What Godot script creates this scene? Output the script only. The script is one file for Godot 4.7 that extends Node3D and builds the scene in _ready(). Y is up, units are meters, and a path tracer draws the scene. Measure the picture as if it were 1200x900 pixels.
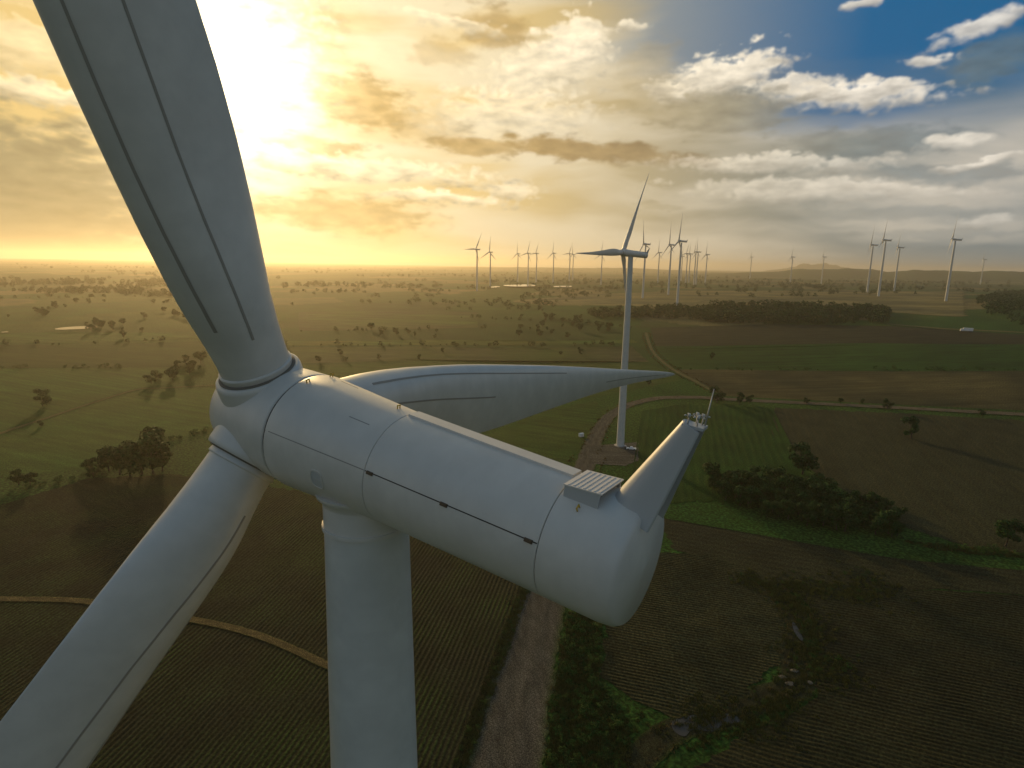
extends Node3D
# A wind farm at sunset seen from beside the nacelle of one turbine. Metres, y up. The camera looks along -Z.

const CAM_H := 104.6
const SUN_AZ := -24.6      # degrees from -Z towards +X
const SUN_EL := 14.0
const SKY_H := 2048
const FOG := 0.000115
const SUN_E := 1.0
const FEAT := [ # clouds: L lit, D dark, G grey; azimuth, elevation, half width, half height in degrees, tilt, density
	["M", -40.0, 4.0, 15.0, 7.20, 0, 1.00],
	["L", -36.1, 11.2, 5.5, 0.90, 3, 0.90],
	["L", -37.7, 13.7, 5.7, 2.12, 3, 0.50],
	["D", -13.9, 13.5, 5.0, 2.36, 12, 0.90],
	["D", -16.6, 17.8, 2.1, 2.39, 0, 0.35],
	["D", -8.1, 11.7, 6.0, 1.79, 12, 0.50],
	["D", -19.0, 9.8, 6.6, 0.88, 4, 0.90],
	["D", -19.1, 7.6, 4.2, 0.42, 0, 0.60],
	["D", -15.7, 4.3, 8.8, 1.90, 3, 0.85],
	["L", -6.6, 5.8, 7.0, 0.59, 2, 0.90],
	["L", -0.3, 6.5, 3.1, 0.59, 2, 0.80],
	["L", -22.0, 16.3, 5.8, 6.54, 0, 1.00],
	["L", -13.4, 7.9, 13.8, 1.14, 2, 0.85],
	["D", -2.1, 19.3, 4.5, 1.70, 10, 0.70],
	["L", -6.5, 19.8, 5.1, 0.60, 8, 0.70],
	["D", -6.5, 17.6, 3.0, 1.25, 0, 0.40],
	["L", 5.1, 18.5, 3.1, 1.97, -5, 0.90],
	["L", 2.5, 16.0, 6.8, 2.59, -10, 0.70],
	["L", -0.4, 12.6, 8.4, 2.74, 0, 0.60],
	["L", 17.8, 15.5, 5.1, 1.74, -8, 1.00],
	["L", 13.0, 14.5, 2.0, 0.91, 0, 0.90],
	["L", 27.6, 13.3, 7.1, 0.96, 4, 0.95],
	["L", 23.2, 14.1, 4.5, 0.98, 0, 0.80],
	["G", 18.1, 12.6, 6.9, 1.82, 2, 0.80],
	["G", 11.5, 15.8, 2.9, 3.18, -30, 0.45],
	["D", 7.3, 10.0, 11.3, 1.06, 6, 1.00],
	["D", -3.5, 10.3, 4.6, 0.99, 3, 0.80],
	["G", 29.2, 10.0, 7.6, 1.24, 3, 0.75],
	["G", 32.9, 7.3, 7.7, 0.87, 2, 0.60],
	["L", 34.7, 9.5, 2.3, 0.59, 0, 0.80],
	["L", 21.8, 8.5, 10.0, 0.94, 2, 0.60],
	["G", 36.0, 14.6, 2.9, 1.61, -15, 0.80],
	["L", 35.2, 16.8, 3.0, 0.83, -20, 0.75],
	["L", 32.4, 15.0, 1.8, 0.33, 0, 0.80],
	["L", 9.8, 19.7, 1.4, 0.42, 0, 0.80],
	["L", 1.5, 19.1, 1.0, 0.49, 0, 0.80],
	["L", 27.4, 19.4, 1.3, 0.38, 0, 0.80],
	["G", 13.2, 5.4, 2.2, 0.29, 2, 0.60],
	["G", 28.6, 4.6, 12.1, 0.67, 1, 0.40],
	["G", 34.5, 2.8, 6.5, 0.51, 1, 0.45],
	["L", 25.3, 6.3, 12.7, 0.94, 2, 0.50],
	["L", 37.5, 3.6, 2.5, 0.49, 0, 0.50],
	["L", 36.4, 7.9, 3.0, 0.35, -8, 0.70],
]
const FIELDS := {
	"near_left": [[-226.7, -188.4], [-204, -223.8], [-189.5, -251.8], [-156.9, -261.4], [-101.7, -250.9], [-51.7, -230.2], [1.1, -204.2], [5.6, -176.3], [-4.4, -136.3], [-11.5, -107.4], [-13.6, -87.3], [-114, -84.9]],
	"golden": [[29.1, -156.7], [42.1, -188.3], [55.1, -199.9], [71.7, -198.6], [80.1, -188.3], [84, -173.1], [82.3, -159], [74.8, -144], [61.3, -131.8], [48.1, -123.8], [39.4, -121.8], [30.6, -128], [24.6, -135.3]],
	"low_right": [[94.3, -172], [137.9, -175], [180, -167.8], [105.8, -88.6], [30.6, -88.1], [40.1, -107.2], [53.7, -117.2], [72.2, -125.6], [82.3, -137.4], [88.9, -153.1]],
	"band": [[60.2, -228.5], [97.7, -209.6], [139, -193.8], [191.9, -180.6], [180.4, -168.2], [138.6, -175.9], [97, -169.2], [85.2, -179.4], [78.4, -191.6], [60.3, -201.7]],
	"brown_right": [[170.3, -376], [236.7, -357.4], [323.6, -322.7], [203.4, -192.9], [169.6, -199], [153.8, -217.3], [148.7, -254.6], [144.3, -282.1], [145.7, -323.2]],
	"green_mid": [[84.1, -374.8], [114.2, -388.2], [168.7, -376.2], [144.8, -323.3], [141.6, -279], [145, -254.8], [110.3, -240.4], [81.9, -242.8], [62.8, -239.6], [57.5, -269.1]],
	"green_mid_left": [[-18.6, -322.2], [22.7, -380.2], [58.7, -399], [56.9, -361.7], [43.8, -323.1], [31.2, -282], [14.4, -217.9], [-13.7, -240.3]],
	"strip_patchy": [[165.7, -480.7], [421, -428.1], [339.9, -340.2], [246.9, -374], [200, -390], [148.5, -405.8], [137, -448.5], [134.6, -484.1]],
	"strip_green": [[136.2, -565.3], [318, -554.5], [488.5, -501.1], [425.1, -432.5], [164.5, -483.8], [136.1, -489.9], [132.4, -525.4]],
	"strip_dark": [[157.4, -684.1], [292.3, -685.3], [404.3, -645.6], [516.8, -531.5], [494.4, -507.4], [322.1, -562], [138.9, -577.1]],
	"straw": [[-2.7, -1077.1], [178.2, -1283.7], [406.4, -1452.6], [740.5, -1506.9], [1175.1, -1577.1], [519, -690], [479.1, -760.2], [440, -1041.5], [248.5, -882], [130, -930.7]],
	"left_lower": [[-276.8, -252.1], [-267.4, -299.7], [-260.2, -353.3], [-252, -390.8], [-212.4, -409], [-180.7, -411.8], [-144.6, -325.8], [-171.7, -327], [-183.6, -297.4], [-190, -263.9], [-228.3, -252.9], [-256, -231.6]],
	"left_upper": [[-442, -415.5], [-376.1, -430.3], [-297.9, -454.9], [-243.2, -457.6], [-237, -421.4], [-258.1, -400.8], [-266, -361.6], [-273.5, -307.1], [-283.2, -258.4]],
	"left_dark": [[-516, -488.5], [-382.3, -528.8], [-295.6, -568.4], [-245.5, -468.9], [-444.2, -417.7]],
	"left_green": [[-557.8, -529.8], [-461.3, -571.6], [-348.3, -604.3], [-303.9, -585.1], [-387.2, -535.9], [-522.4, -494.9]],
	"mid_yellow": [[-227.5, -583.2], [-71.8, -617.1], [122.7, -614.2], [126, -595.6], [-68.7, -590.3], [-219.8, -562.9]],
	"mid_brown": [[-209.4, -556.6], [-100.6, -578], [116.1, -579.7], [118.5, -513.4], [-0.5, -541.2], [-125.5, -507.9], [-186, -492.2]],
	"mid_green": [[-190.4, -485.2], [-123.2, -498.5], [-0.4, -530.6], [119.3, -500.6], [131.4, -451.6], [60.1, -409.3], [0.2, -400], [-167, -423.3]],
	"mid_far": [[-284, -791.5], [-145.7, -841.6], [-49.5, -836.2], [-41.1, -696.1], [-231.6, -642.8]]
}
const ROWS := {"near_left": -1.365, "golden": 0.313, "low_right": 0.37, "band": 0.428, "brown_right": 1.883, "green_mid": 1.836}
const ROAD := [[-2.7, -87.5], [0, -107.6], [4, -133.4], [11.2, -171.6], [21.1, -218], [36, -279.8], [47.1, -323.1], [60.1, -361.6], [77.2, -388.3], [100.6, -403.1], [127.1, -403.4], [145.8, -397.7], [196.5, -382.6], [242.7, -367.2], [303.3, -343.7], [339.1, -329]]
const TRACKS := {
	"curve": [[-175.6, -162.5], [-152.5, -162.4], [-127.2, -162.7], [-94.3, -156.4], [-70.4, -149.7], [-47.3, -138.2], [-34.7, -130.5]],
	"left": [[-271.5, -262.4], [-270.4, -303.4], [-265.6, -341.7], [-263.6, -358.3], [-256.1, -396.6], [-242.3, -403.7], [-216.8, -415.3], [-187.3, -427.5]],
	"side": [[144.3, -414.8], [139.5, -445.8], [132.5, -481.4], [130.3, -532.5], [134, -577.7], [145.5, -651.5]],
	"upper": [[241.4, -856], [338.8, -1047.5], [430.9, -1135.1], [591.9, -1168.3], [729.6, -1296.9]],
	"far": [[411.2, -656.9], [439.9, -617.5], [461.7, -599.6], [491.7, -574.3], [529.6, -537.2]],
	"gully": [[77.8, -182], [85.6, -176.9], [87.2, -165.3], [83.1, -153.1], [76, -140.7], [73.5, -132.8], [64.7, -129.8], [54.2, -124.1], [44.1, -120.6], [36.2, -117], [30.2, -111.5], [25.7, -107]]
}
const GULLY_UPPER := [[77.6, -183], [86.4, -178.9], [97.9, -176.8], [107, -175.7], [112.2, -172.7], [117.6, -177.4], [118.8, -183.5]]
const GULLY_MAIN := [[85.2, -175.9], [87.9, -169.8], [89.7, -162.3], [86.5, -153.1], [81.8, -145.8], [84.7, -142.3], [88.1, -138], [81.1, -137.4], [75.3, -134.3]]
const GULLY_LOW := [[71, -129.8], [64.2, -126.1], [59.6, -122.3], [54.8, -120.2], [51.9, -123.3], [45.5, -122.2], [39, -120]]
const AREAS := {
	"treeline": [[93.9, -266.4], [107.4, -262.1], [127.3, -253.8], [141.5, -237.5], [156.9, -224.3], [148.2, -209.4], [130.7, -211.4], [105.2, -227.8], [88.5, -242.6]],
	"hedge_right": [[146.6, -206.9], [154.9, -199.7], [179.6, -192.6], [199.7, -185.9], [202.1, -188.4], [182.3, -195.9], [157.8, -203.8]],
	"verge_right": [[18.9, -164.5], [28.4, -162], [23.5, -133.8], [28.7, -119.9], [26.6, -107], [8.6, -106.7], [12.6, -133.6]],
	"verge_left": [[4.5, -177.2], [6.7, -176.3], [-1.9, -136.4], [-7.9, -107.4], [-11.1, -107.4], [-5.5, -133.2]],
	"gully_scrub": [[77.4, -184], [92.4, -179.8], [115.7, -176.5], [114.3, -169.5], [97.7, -163.1], [85, -147.5], [88.3, -134.3], [80.5, -129.8], [74.6, -130.7], [72, -134.3], [78.7, -147.6], [83.9, -166.7], [80.5, -174.5]],
	"gully_low": [[70, -129.8], [74.2, -125.6], [59.7, -117.7], [49.1, -115.2], [37.8, -115.5], [38.8, -119.5], [53.6, -122.2], [61.8, -127.8]],
	"grove_far": [[223.9, -813.3], [319.2, -870], [408.2, -825], [474.4, -761.3], [416.3, -662.3], [341.9, -667.6], [255.9, -692.7], [210.8, -744.1]],
	"wood_right": [[795.9, -1041.3], [1236.9, -1465.4], [1369.5, -1389.9], [524.9, -524.4], [506.6, -592.4], [556, -700]],
	"orchard_left": [[-647.8, -685.2], [-684.7, -888.3], [-555, -972.1], [-425.8, -821.9], [-306.1, -589.4], [-359.1, -552.4], [-468.7, -603.3], [-532.1, -559.6]],
	"orchard_left_far": [[-1449.7, -1548.1], [-1003, -1961.2], [-529.6, -1030.7], [-833.4, -885.1]],
	"mid_scatter": [[-226.1, -602.3], [-47.2, -798.3], [152.1, -769.6], [128.8, -623]],
	"mid_scatter_far": [[-663.3, -1790.9], [453.7, -2336], [162.3, -823.4], [-276.3, -739.8]],
	"mid_scatter_near": [[-208, -552.8], [114.6, -571.7], [108.4, -466.7], [44.7, -518.8], [-188.2, -498.3]],
	"row_left": [[-260.5, -414.5], [-266.9, -464.5], [-263.4, -497.3], [-248.3, -474.4], [-239.4, -425.9], [-247.6, -402.7]],
	"far_plain_right": [[528.9, -2378.5], [2501.2, -3369.4], [958.2, -1284.5], [236.8, -1055.6]],
	"strip_trees": [[104.7, -831.5], [241.4, -856], [210.8, -744.1], [98.1, -776.8]]
}
const BASINS := [[-444.4, -605.4, 20, 32.81], [14.2, -1689.9, 96.3, 43.97], [135, -1672.3, 68.6, 46.01], [-54.8, -1621.6, 63.3, 43.05], [46.4, -120.2, 8.9, 0.78]]
const HEDGES := [ # line, spacing, lowest, tallest, how full, label
	[[[-218.4, -559], [-68, -583.9], [117.7, -587.9]], 6, 3, 7, -0.15, "dark hedge line above the far blade's fields"],
	[[[-427.8, -419.4], [-348.3, -443.1], [-245.9, -462.9]], 4, 1.5, 3.5, -0.1, "low hedge below the dark left field"],
	[[[-499.9, -493.7], [-384.7, -532.3], [-299.7, -576.6]], 6, 3, 7, -0.1, "hedge between dark field and pond meadow"],
	[[[-852.9, -879.1], [-703.8, -948.8], [-554.2, -1079.1]], 8, 3, 8, -0.2, "far hedge line beyond the left pond"],
	[[[-234.1, -636.7], [-134.8, -666], [-30.9, -691.1]], 6, 3, 7, 0, "hedge line in the golden fields"],
	[[[136.6, -483.9], [269.3, -465.1], [425.9, -426.8]], 4, 1.2, 3, -0.1, "low hedge between green strip and patchy brown field"],
	[[[-243.3, -222.4], [-213.5, -235.2], [-204.9, -242.5], [-194.3, -253.2], [-186.3, -264.3], [-182.9, -296.2], [-171, -325.6]], 2.2, 1.2, 2.6, -0.1, "overgrown ditch edge below the left meadow"],
	[[[-62.7, -779.1], [41.5, -751.4], [131.6, -687.6]], 6, 3, 8, -0.25, "broken tree hedge left of the second turbine's tower"]
]
const ORD := ["first", "second", "third", "fourth", "fifth", "sixth", "seventh", "eighth", "ninth", "tenth"]
const PONDS := {
	"left": [[-460.9, -599.8], [-456.1, -619.5], [-436.8, -622.3], [-428, -606.9], [-438.7, -595.1], [-450.8, -588.5]],
	"left_small": [[-487.7, -566], [-484.9, -569.5], [-480.7, -564.4], [-483.8, -561.3]],
	"mid": [[-28.7, -1683.1], [19.8, -1777.1], [57, -1764.1], [53.3, -1646], [-4.6, -1602.7]],
	"mid2": [[109, -1680.3], [161, -1730.3], [152.5, -1637.1], [109.4, -1614.4]],
	"mid3": [[-69.1, -1626.5], [-42.9, -1679], [-40.6, -1592.2], [-66.4, -1564.2]],
	"gully": [[38.8, -121], [42.9, -122.7], [48.5, -123.8], [54, -123.3], [54.4, -121.2], [50.1, -120.1], [47.4, -118.1], [42.9, -118.5], [40.4, -116.5], [38.4, -118]],
	"stream": [[84.2, -159.8], [84.4, -157], [83.4, -151.2], [82.4, -150.5], [82.4, -154.3]]
}
const TB := [ # x, z, size, rotor angle, turn of the nacelle, label
	[59.7, -313.2, 1.034, 62, 0, "tall white turbine standing on the gravel pad behind the nacelle tail"],
	[-86.5, -1416.6, 0.965, 62, 0, "leftmost of the far turbines, one blade level to the left"],
	[-66.2, -1688.6, 0.95, 88, 3, "second far turbine from the left, one blade straight up"],
	[13.1, -2139.7, 0.986, 95, -3, "third far turbine from the left, beyond the shining pond"],
	[44.7, -1933.3, 0.963, 75, 2, "fourth far turbine from the left, nearer of a close pair"],
	[77.5, -2103.6, 0.996, 70, 0, "fifth far turbine from the left, right one of a close pair"],
	[132.2, -2043.9, 0.986, 90, -4, "far turbine midway between the close pair and the second turbine"],
	[214.6, -2351, 1.042, 66, 3, "hazy far turbine left of the second turbine's level blade tip"],
	[242.6, -2505.5, 1.052, 100, 0, "faint far turbine hidden next to the second turbine's blade tip"],
	[269.4, -1871.9, 0.922, 85, 5, "far turbine seen through the rotor left of the second turbine's tower"],
	[240.9, -1124.8, 0.998, 110, -2, "far turbine just right of the second turbine's nacelle, blades in a V"],
	[487.6, -2052.9, 1.046, 92, 4, "small far turbine in the gap right of the V-bladed one"],
	[323.2, -1261.9, 1.03, 98, 0, "medium far turbine left of the tallest one behind the grove"],
	[247.4, -909.3, 0.96, 89, -2, "tallest of the far turbines, standing behind the grove's left end"],
	[620.7, -2188.9, 1.062, 70, 3, "tiny turbine just right of the tallest far turbine"],
	[659.2, -2285.7, 1.077, 90, 0, "tiny turbine second to the right of the tallest far one"],
	[583.6, -1963.8, 1.056, 85, -5, "left one of two tiny turbines overlapping on the horizon"],
	[590.5, -1963.9, 1.057, 100, 2, "right one of two tiny turbines overlapping on the horizon"],
	[619.1, -1960.5, 0.981, 92, 4, "lone small turbine at the right end of the middle group"],
	[715.2, -2594.5, 1.045, 80, 0, "tiny turbine partly behind the tallest far turbine's tower"],
	[1286.1, -3307.3, 1.147, 90, 0, "faintest turbine alone on the horizon above the far grove"],
	[1015.1, -2226.1, 1.004, 88, 3, "left one of two small turbines before the blue hills"],
	[1184, -2334.3, 1.035, 92, -3, "right one of two small turbines before the blue hills"],
	[834.2, -1426.6, 1.106, 95, 0, "left one of the three turbines on the right rise"],
	[721.1, -1193.3, 1.096, 86, 2, "middle and tallest of the three turbines on the right rise"],
	[1010.1, -1606.4, 1.137, 75, -2, "right one of the three turbines on the right rise"],
	[718.2, -1001.6, 1.012, 84, 0, "large lone far turbine near the right edge"],
	[1973.8, -2565.2, 1.042, 100, 3, "small rightmost turbine beyond the dark wood"]
]
const LONE := [
	[-285.3, -352.3, 10.9, 1, "round dark tree alone in the left meadow"],
	[139, -270.7, 17.9, 0, "largest dark tree at the left end of the brown field"],
	[217.8, -313.8, 16.2, 2, "lone dark round tree in the middle of the brown field"],
	[180.1, -201.4, 12.7, 3, "bright green tree in the hedge near the right edge"],
	[137.6, -390.4, 11.2, 1, "broad bush-like tree where the path meets the cross road"],
	[150.6, -385.4, 10.6, 2, "slim tree just right of the path junction"],
	[157.8, -386.7, 7.5, 0, "small tree second to the right of the path junction"],
	[235.8, -364.6, 7.2, 1, "small tree on the cross road above the lone dark tree"],
	[226.7, -376.9, 5.3, 2, "tiny tree on the cross road left of the lone dark tree"],
	[214.8, -380.4, 4.6, 3, "tiny roadside tree halfway along the cross road"],
	[278.9, -344.4, 5.3, 0, "tiny tree at the right end of the cross road"],
	[193.9, -382.9, 4.5, 1, "tiny roadside tree above the large dark tree"],
	[174.4, -517, 8.1, 2, "lone tree on the long green strip"],
	[101.9, -436.6, 6.1, 3, "small tree left of the winding path"],
	[-212.3, -243.4, 8, 0, "left one of two small trees by the left ditch"],
	[-206.6, -242.3, 7.4, 3, "right one of two small trees by the left ditch"],
	[-259.2, -316.9, 3.7, 1, "tiny bush-like tree alone in the olive meadow"],
	[-186.6, -304.9, 8.7, 2, "small tree just right of the left clump"]
]
const CLUMP := [[-193.8, -260.3, 7], [-187.2, -254, 5.8], [-191.4, -264.8, 9], [-185.8, -262.3, 12.9], [-178.9, -259, 16.5], [-173.3, -257.6, 19.2], [-169.4, -260, 21.1], [-164.3, -260.6, 20], [-162.8, -264.9, 14.4]]
const HILLS := [
	{"a0": 12.0, "a1": 52.0, "d": 5200.0, "w": 900.0, "h": 92.0, "freq": 3.5, "seed": 3.0, "s0": 0.5, "s1": 0.2, "label": "long low wooded ridge on the right horizon"},
	{"a0": -12.0, "a1": 22.0, "d": 7800.0, "w": 1200.0, "h": 55.0, "freq": 4.0, "seed": 17.0, "s0": 0.5, "s1": 0.4, "label": "faint low ridge behind the middle turbines"},
	{"a0": 21.0, "a1": 30.5, "d": 12500.0, "w": 1500.0, "h": 170.0, "freq": 5.0, "seed": 29.0, "s0": 0.5, "s1": 0.5, "peak": 0.6, "label": "faint blue mountain on the horizon behind the small turbines"}
]
var rng := RandomNumberGenerator.new()
var taken := {}
var mats := {}
var meshes := {}
var tex := {}
var nA := FastNoiseLite.new()
var nB := FastNoiseLite.new()
var nC := FastNoiseLite.new()
var nD := FastNoiseLite.new()

# ------------------------------------------------------------------ names and metas
func numbered(called: String) -> String:
	var n: int = taken.get(called, 0)
	taken[called] = n + 1
	return called if n == 0 else "%s_%03d" % [called, n]

func tag(o: Node, label: String, category: String, group := "", kind := "") -> void:
	if label: o.set_meta("label", label)
	if category: o.set_meta("category", category)
	if group: o.set_meta("group", group)
	if kind: o.set_meta("kind", kind)

func thing(called: String, label: String, category: String, at: Vector3, group := "") -> Node3D:
	var o := Node3D.new()
	o.name = numbered(called)
	add_child(o)
	o.position = at
	tag(o, label, category, group)
	return o

func part(called: String, mesh: Mesh, m: Material, parent: Node, xf := Transform3D.IDENTITY, label := "") -> MeshInstance3D:
	var o := MeshInstance3D.new()
	o.name = called
	o.mesh = mesh
	o.material_override = m
	parent.add_child(o, true)
	o.transform = xf
	o.cast_shadow = GeometryInstance3D.SHADOW_CASTING_SETTING_ON
	if label: o.set_meta("label", label)
	return o

func structure(called: String, mesh: Mesh, m: Material, label: String) -> MeshInstance3D:
	var o := part(numbered(called), mesh, m, self)
	o.set_meta("kind", "structure")
	o.set_meta("label", label)
	return o

# ------------------------------------------------------------------ materials
func lin(r: float, g: float, b: float) -> Color:
	return Color(r, g, b).linear_to_srgb()

func grain(key: String, size: int, freq: float, octaves: int, lo: float, hi: float, seed_: int) -> ImageTexture:
	if tex.has(key): return tex[key]
	var n := FastNoiseLite.new()
	n.seed = seed_
	n.noise_type = FastNoiseLite.TYPE_SIMPLEX_SMOOTH
	n.frequency = freq
	n.fractal_octaves = octaves
	n.fractal_gain = 0.62
	var im := n.get_seamless_image(size, size, false, false, 0.12, true)
	im.convert(Image.FORMAT_L8)
	var d := im.get_data()
	for i in d.size():
		d[i] = int(clampf(lerpf(lo, hi, clampf((d[i] / 255.0 - 0.5) * 1.5 + 0.5, 0, 1)), 0, 1) * 255)
	im = Image.create_from_data(size, size, false, Image.FORMAT_L8, d)
	im.convert(Image.FORMAT_RGB8)
	im.generate_mipmaps()
	tex[key] = ImageTexture.create_from_image(im)
	return tex[key]

func paint(key: String, c: Color, rough: float, metal := 0.0) -> StandardMaterial3D:
	if mats.has(key): return mats[key]
	var m := StandardMaterial3D.new()
	m.albedo_color = c
	m.roughness = rough
	m.metallic = metal
	mats[key] = m
	return m

func earth(key: String, tile: float, relief: float, g: Texture2D) -> StandardMaterial3D:
	if mats.has(key): return mats[key]
	var m := StandardMaterial3D.new()
	m.vertex_color_use_as_albedo = true
	m.albedo_texture = g
	m.uv1_triplanar = true
	m.uv1_world_triplanar = true
	m.uv1_scale = Vector3.ONE / tile
	m.roughness = 0.95
	m.metallic_specular = 0.15
	if relief > 0.0:
		m.heightmap_enabled = true
		m.heightmap_texture = g
		m.heightmap_scale = relief
	mats[key] = m
	return m

# ------------------------------------------------------------------ shapes
func tri(st: SurfaceTool, a: Vector3, b: Vector3, c: Vector3) -> void:
	st.add_vertex(a); st.add_vertex(b); st.add_vertex(c)

func quad(st: SurfaceTool, a: Vector3, b: Vector3, c: Vector3, d: Vector3) -> void:
	tri(st, a, b, c); tri(st, a, c, d)

func start(smooth := true) -> SurfaceTool:
	var st := SurfaceTool.new()
	st.begin(Mesh.PRIMITIVE_TRIANGLES)
	st.set_smooth_group(0 if smooth else 4294967295)
	return st

func done(st: SurfaceTool) -> ArrayMesh:
	st.generate_normals()
	return st.commit()

# rings of equal length joined in order; each ring runs so that faces point outwards
func loft(st: SurfaceTool, rings: Array, closed := true) -> void:
	for k in rings.size() - 1:
		var a: PackedVector3Array = rings[k]
		var b: PackedVector3Array = rings[k + 1]
		var n := a.size()
		for i in (n if closed else n - 1):
			var j := (i + 1) % n
			quad(st, a[i], b[i], b[j], a[j])

func ring_z(z: float, r: float, n: int) -> PackedVector3Array:
	var o := PackedVector3Array()
	for i in n:
		var t := TAU * i / n
		o.append(Vector3(r * sin(t), r * cos(t), z))
	return o

func ring_y(y: float, r: float, n: int) -> PackedVector3Array:
	var o := PackedVector3Array()
	for i in n:
		var t := TAU * i / n
		o.append(Vector3(r * sin(t), y, r * cos(t)))
	return o

# profile: pairs (position along the axis, radius). breaks: profile steps where the shading is not smoothed
func lathe(profile: Array, n: int, along_y := false, sharp := []) -> ArrayMesh:
	var st := start()
	var grp := 0
	for k in profile.size() - 1:
		if sharp.has(k): grp += 1
		st.set_smooth_group(grp)
		var a: Array = profile[k]
		var b: Array = profile[k + 1]
		if along_y: loft(st, [ring_y(b[0], maxf(b[1], 0.0005), n), ring_y(a[0], maxf(a[1], 0.0005), n)])
		else: loft(st, [ring_z(a[0], maxf(a[1], 0.0005), n), ring_z(b[0], maxf(b[1], 0.0005), n)])
	return done(st)

# eight corners: bottom 0-3 and top 4-7, both in the same turn
func hexa(st: SurfaceTool, p: Array) -> void:
	var mid := Vector3.ZERO
	for q in p: mid += q / 8.0
	for f in [[0, 1, 2, 3], [4, 5, 6, 7], [0, 1, 5, 4], [1, 2, 6, 5], [2, 3, 7, 6], [3, 0, 4, 7]]:
		var a: Vector3 = p[f[0]]
		var b: Vector3 = p[f[1]]
		var c: Vector3 = p[f[2]]
		var d: Vector3 = p[f[3]]
		# Godot: front faces clockwise
		if (b - a).cross(c - a).dot((a + b + c + d) / 4.0 - mid) > 0.0: quad(st, a, d, c, b)
		else: quad(st, a, b, c, d)

func box(st: SurfaceTool, lo: Vector3, hi: Vector3) -> void:
	hexa(st, [Vector3(lo.x, lo.y, lo.z), Vector3(hi.x, lo.y, lo.z), Vector3(hi.x, lo.y, hi.z), Vector3(lo.x, lo.y, hi.z), Vector3(lo.x, hi.y, lo.z), Vector3(hi.x, hi.y, lo.z), Vector3(hi.x, hi.y, hi.z), Vector3(lo.x, hi.y, hi.z)])

func tube(st: SurfaceTool, a: Vector3, b: Vector3, ra: float, rb: float, n := 8) -> void:
	var d := (b - a).normalized()
	var s := d.cross(Vector3.UP if absf(d.y) < 0.9 else Vector3.RIGHT).normalized()
	var t := s.cross(d)
	var r0 := PackedVector3Array()
	var r1 := PackedVector3Array()
	var r2 := PackedVector3Array()
	var r3 := PackedVector3Array()
	for i in n:
		var q := TAU * i / n
		var o := s * cos(q) - t * sin(q)
		r0.append(a + o * 0.0005); r1.append(a + o * ra); r2.append(b + o * rb); r3.append(b + o * 0.0005)
	loft(st, [r3, r2, r1, r0])

# ------------------------------------------------------------------ terrain
func ss(a: float, b: float, t: float) -> float:
	t = clampf((t - a) / (b - a), 0.0, 1.0)
	return t * t * (3.0 - 2.0 * t)

func ground_y(x: float, z: float) -> float:
	var r := sqrt(x * x + z * z)
	var q := x / (r + 1.0)
	var pl := 42.0 + 26.0 * maxf(q, 0.0) + 4.0 * minf(q, 0.0)
	var y := pl * ss(60.0, 1000.0, r) + 3.0 * sin(x / 310.0 + 1.0) * sin(z / 420.0) * ss(600.0, 2000.0, r)
	for f in BASINS: # level ground round each pond
		var d := absf(x - f[0]) + absf(z - f[1])
		if d < f[2] * 3.0:
			d = sqrt((x - f[0]) * (x - f[0]) + (z - f[1]) * (z - f[1]))
			y = lerpf(f[3], y, ss(f[2], f[2] * 2.0, d))
	return y

func onto(x: float, z: float, up := 0.0) -> Vector3:
	return Vector3(x, ground_y(x, z) + up, z)

func lift(x: float, z: float, up: float) -> Vector3:
	var r := sqrt(x * x + z * z)
	return onto(x, z, up * (1.0 + maxf(0.0, r - 300.0) / 250.0))

func array_mesh(v: PackedVector3Array, c: PackedColorArray, ix: PackedInt32Array) -> ArrayMesh:
	var nr := PackedVector3Array()
	nr.resize(v.size())
	for i in range(0, ix.size(), 3):
		var a := v[ix[i]]
		var q := (v[ix[i + 2]] - a).cross(v[ix[i + 1]] - a)
		nr[ix[i]] += q; nr[ix[i + 1]] += q; nr[ix[i + 2]] += q
	for i in nr.size(): nr[i] = nr[i].normalized()
	var arr := []
	arr.resize(Mesh.ARRAY_MAX)
	arr[Mesh.ARRAY_VERTEX] = v
	arr[Mesh.ARRAY_NORMAL] = nr
	arr[Mesh.ARRAY_COLOR] = c
	arr[Mesh.ARRAY_INDEX] = ix
	var m := ArrayMesh.new()
	m.add_surface_from_arrays(Mesh.PRIMITIVE_TRIANGLES, arr)
	return m

func grid_index(rows: int, cols: int) -> PackedInt32Array:
	var ix := PackedInt32Array()
	for i in rows - 1:
		for j in cols - 1:
			var a := i * cols + j
			ix.append_array([a, a + cols, a + 1, a + 1, a + cols, a + cols + 1])
	return ix

const GRASS := Vector3(0.048, 0.132, 0.022)
const OLIVE := Vector3(0.082, 0.142, 0.027)
const STRAW := Vector3(0.265, 0.222, 0.085)
const SOIL := Vector3(0.082, 0.086, 0.040)
const DARK := Vector3(0.052, 0.055, 0.030)
const SCRUB := Vector3(0.04, 0.08, 0.024)

func col(v: Vector3) -> Color:
	return Color(v.x, v.y, v.z)

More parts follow.
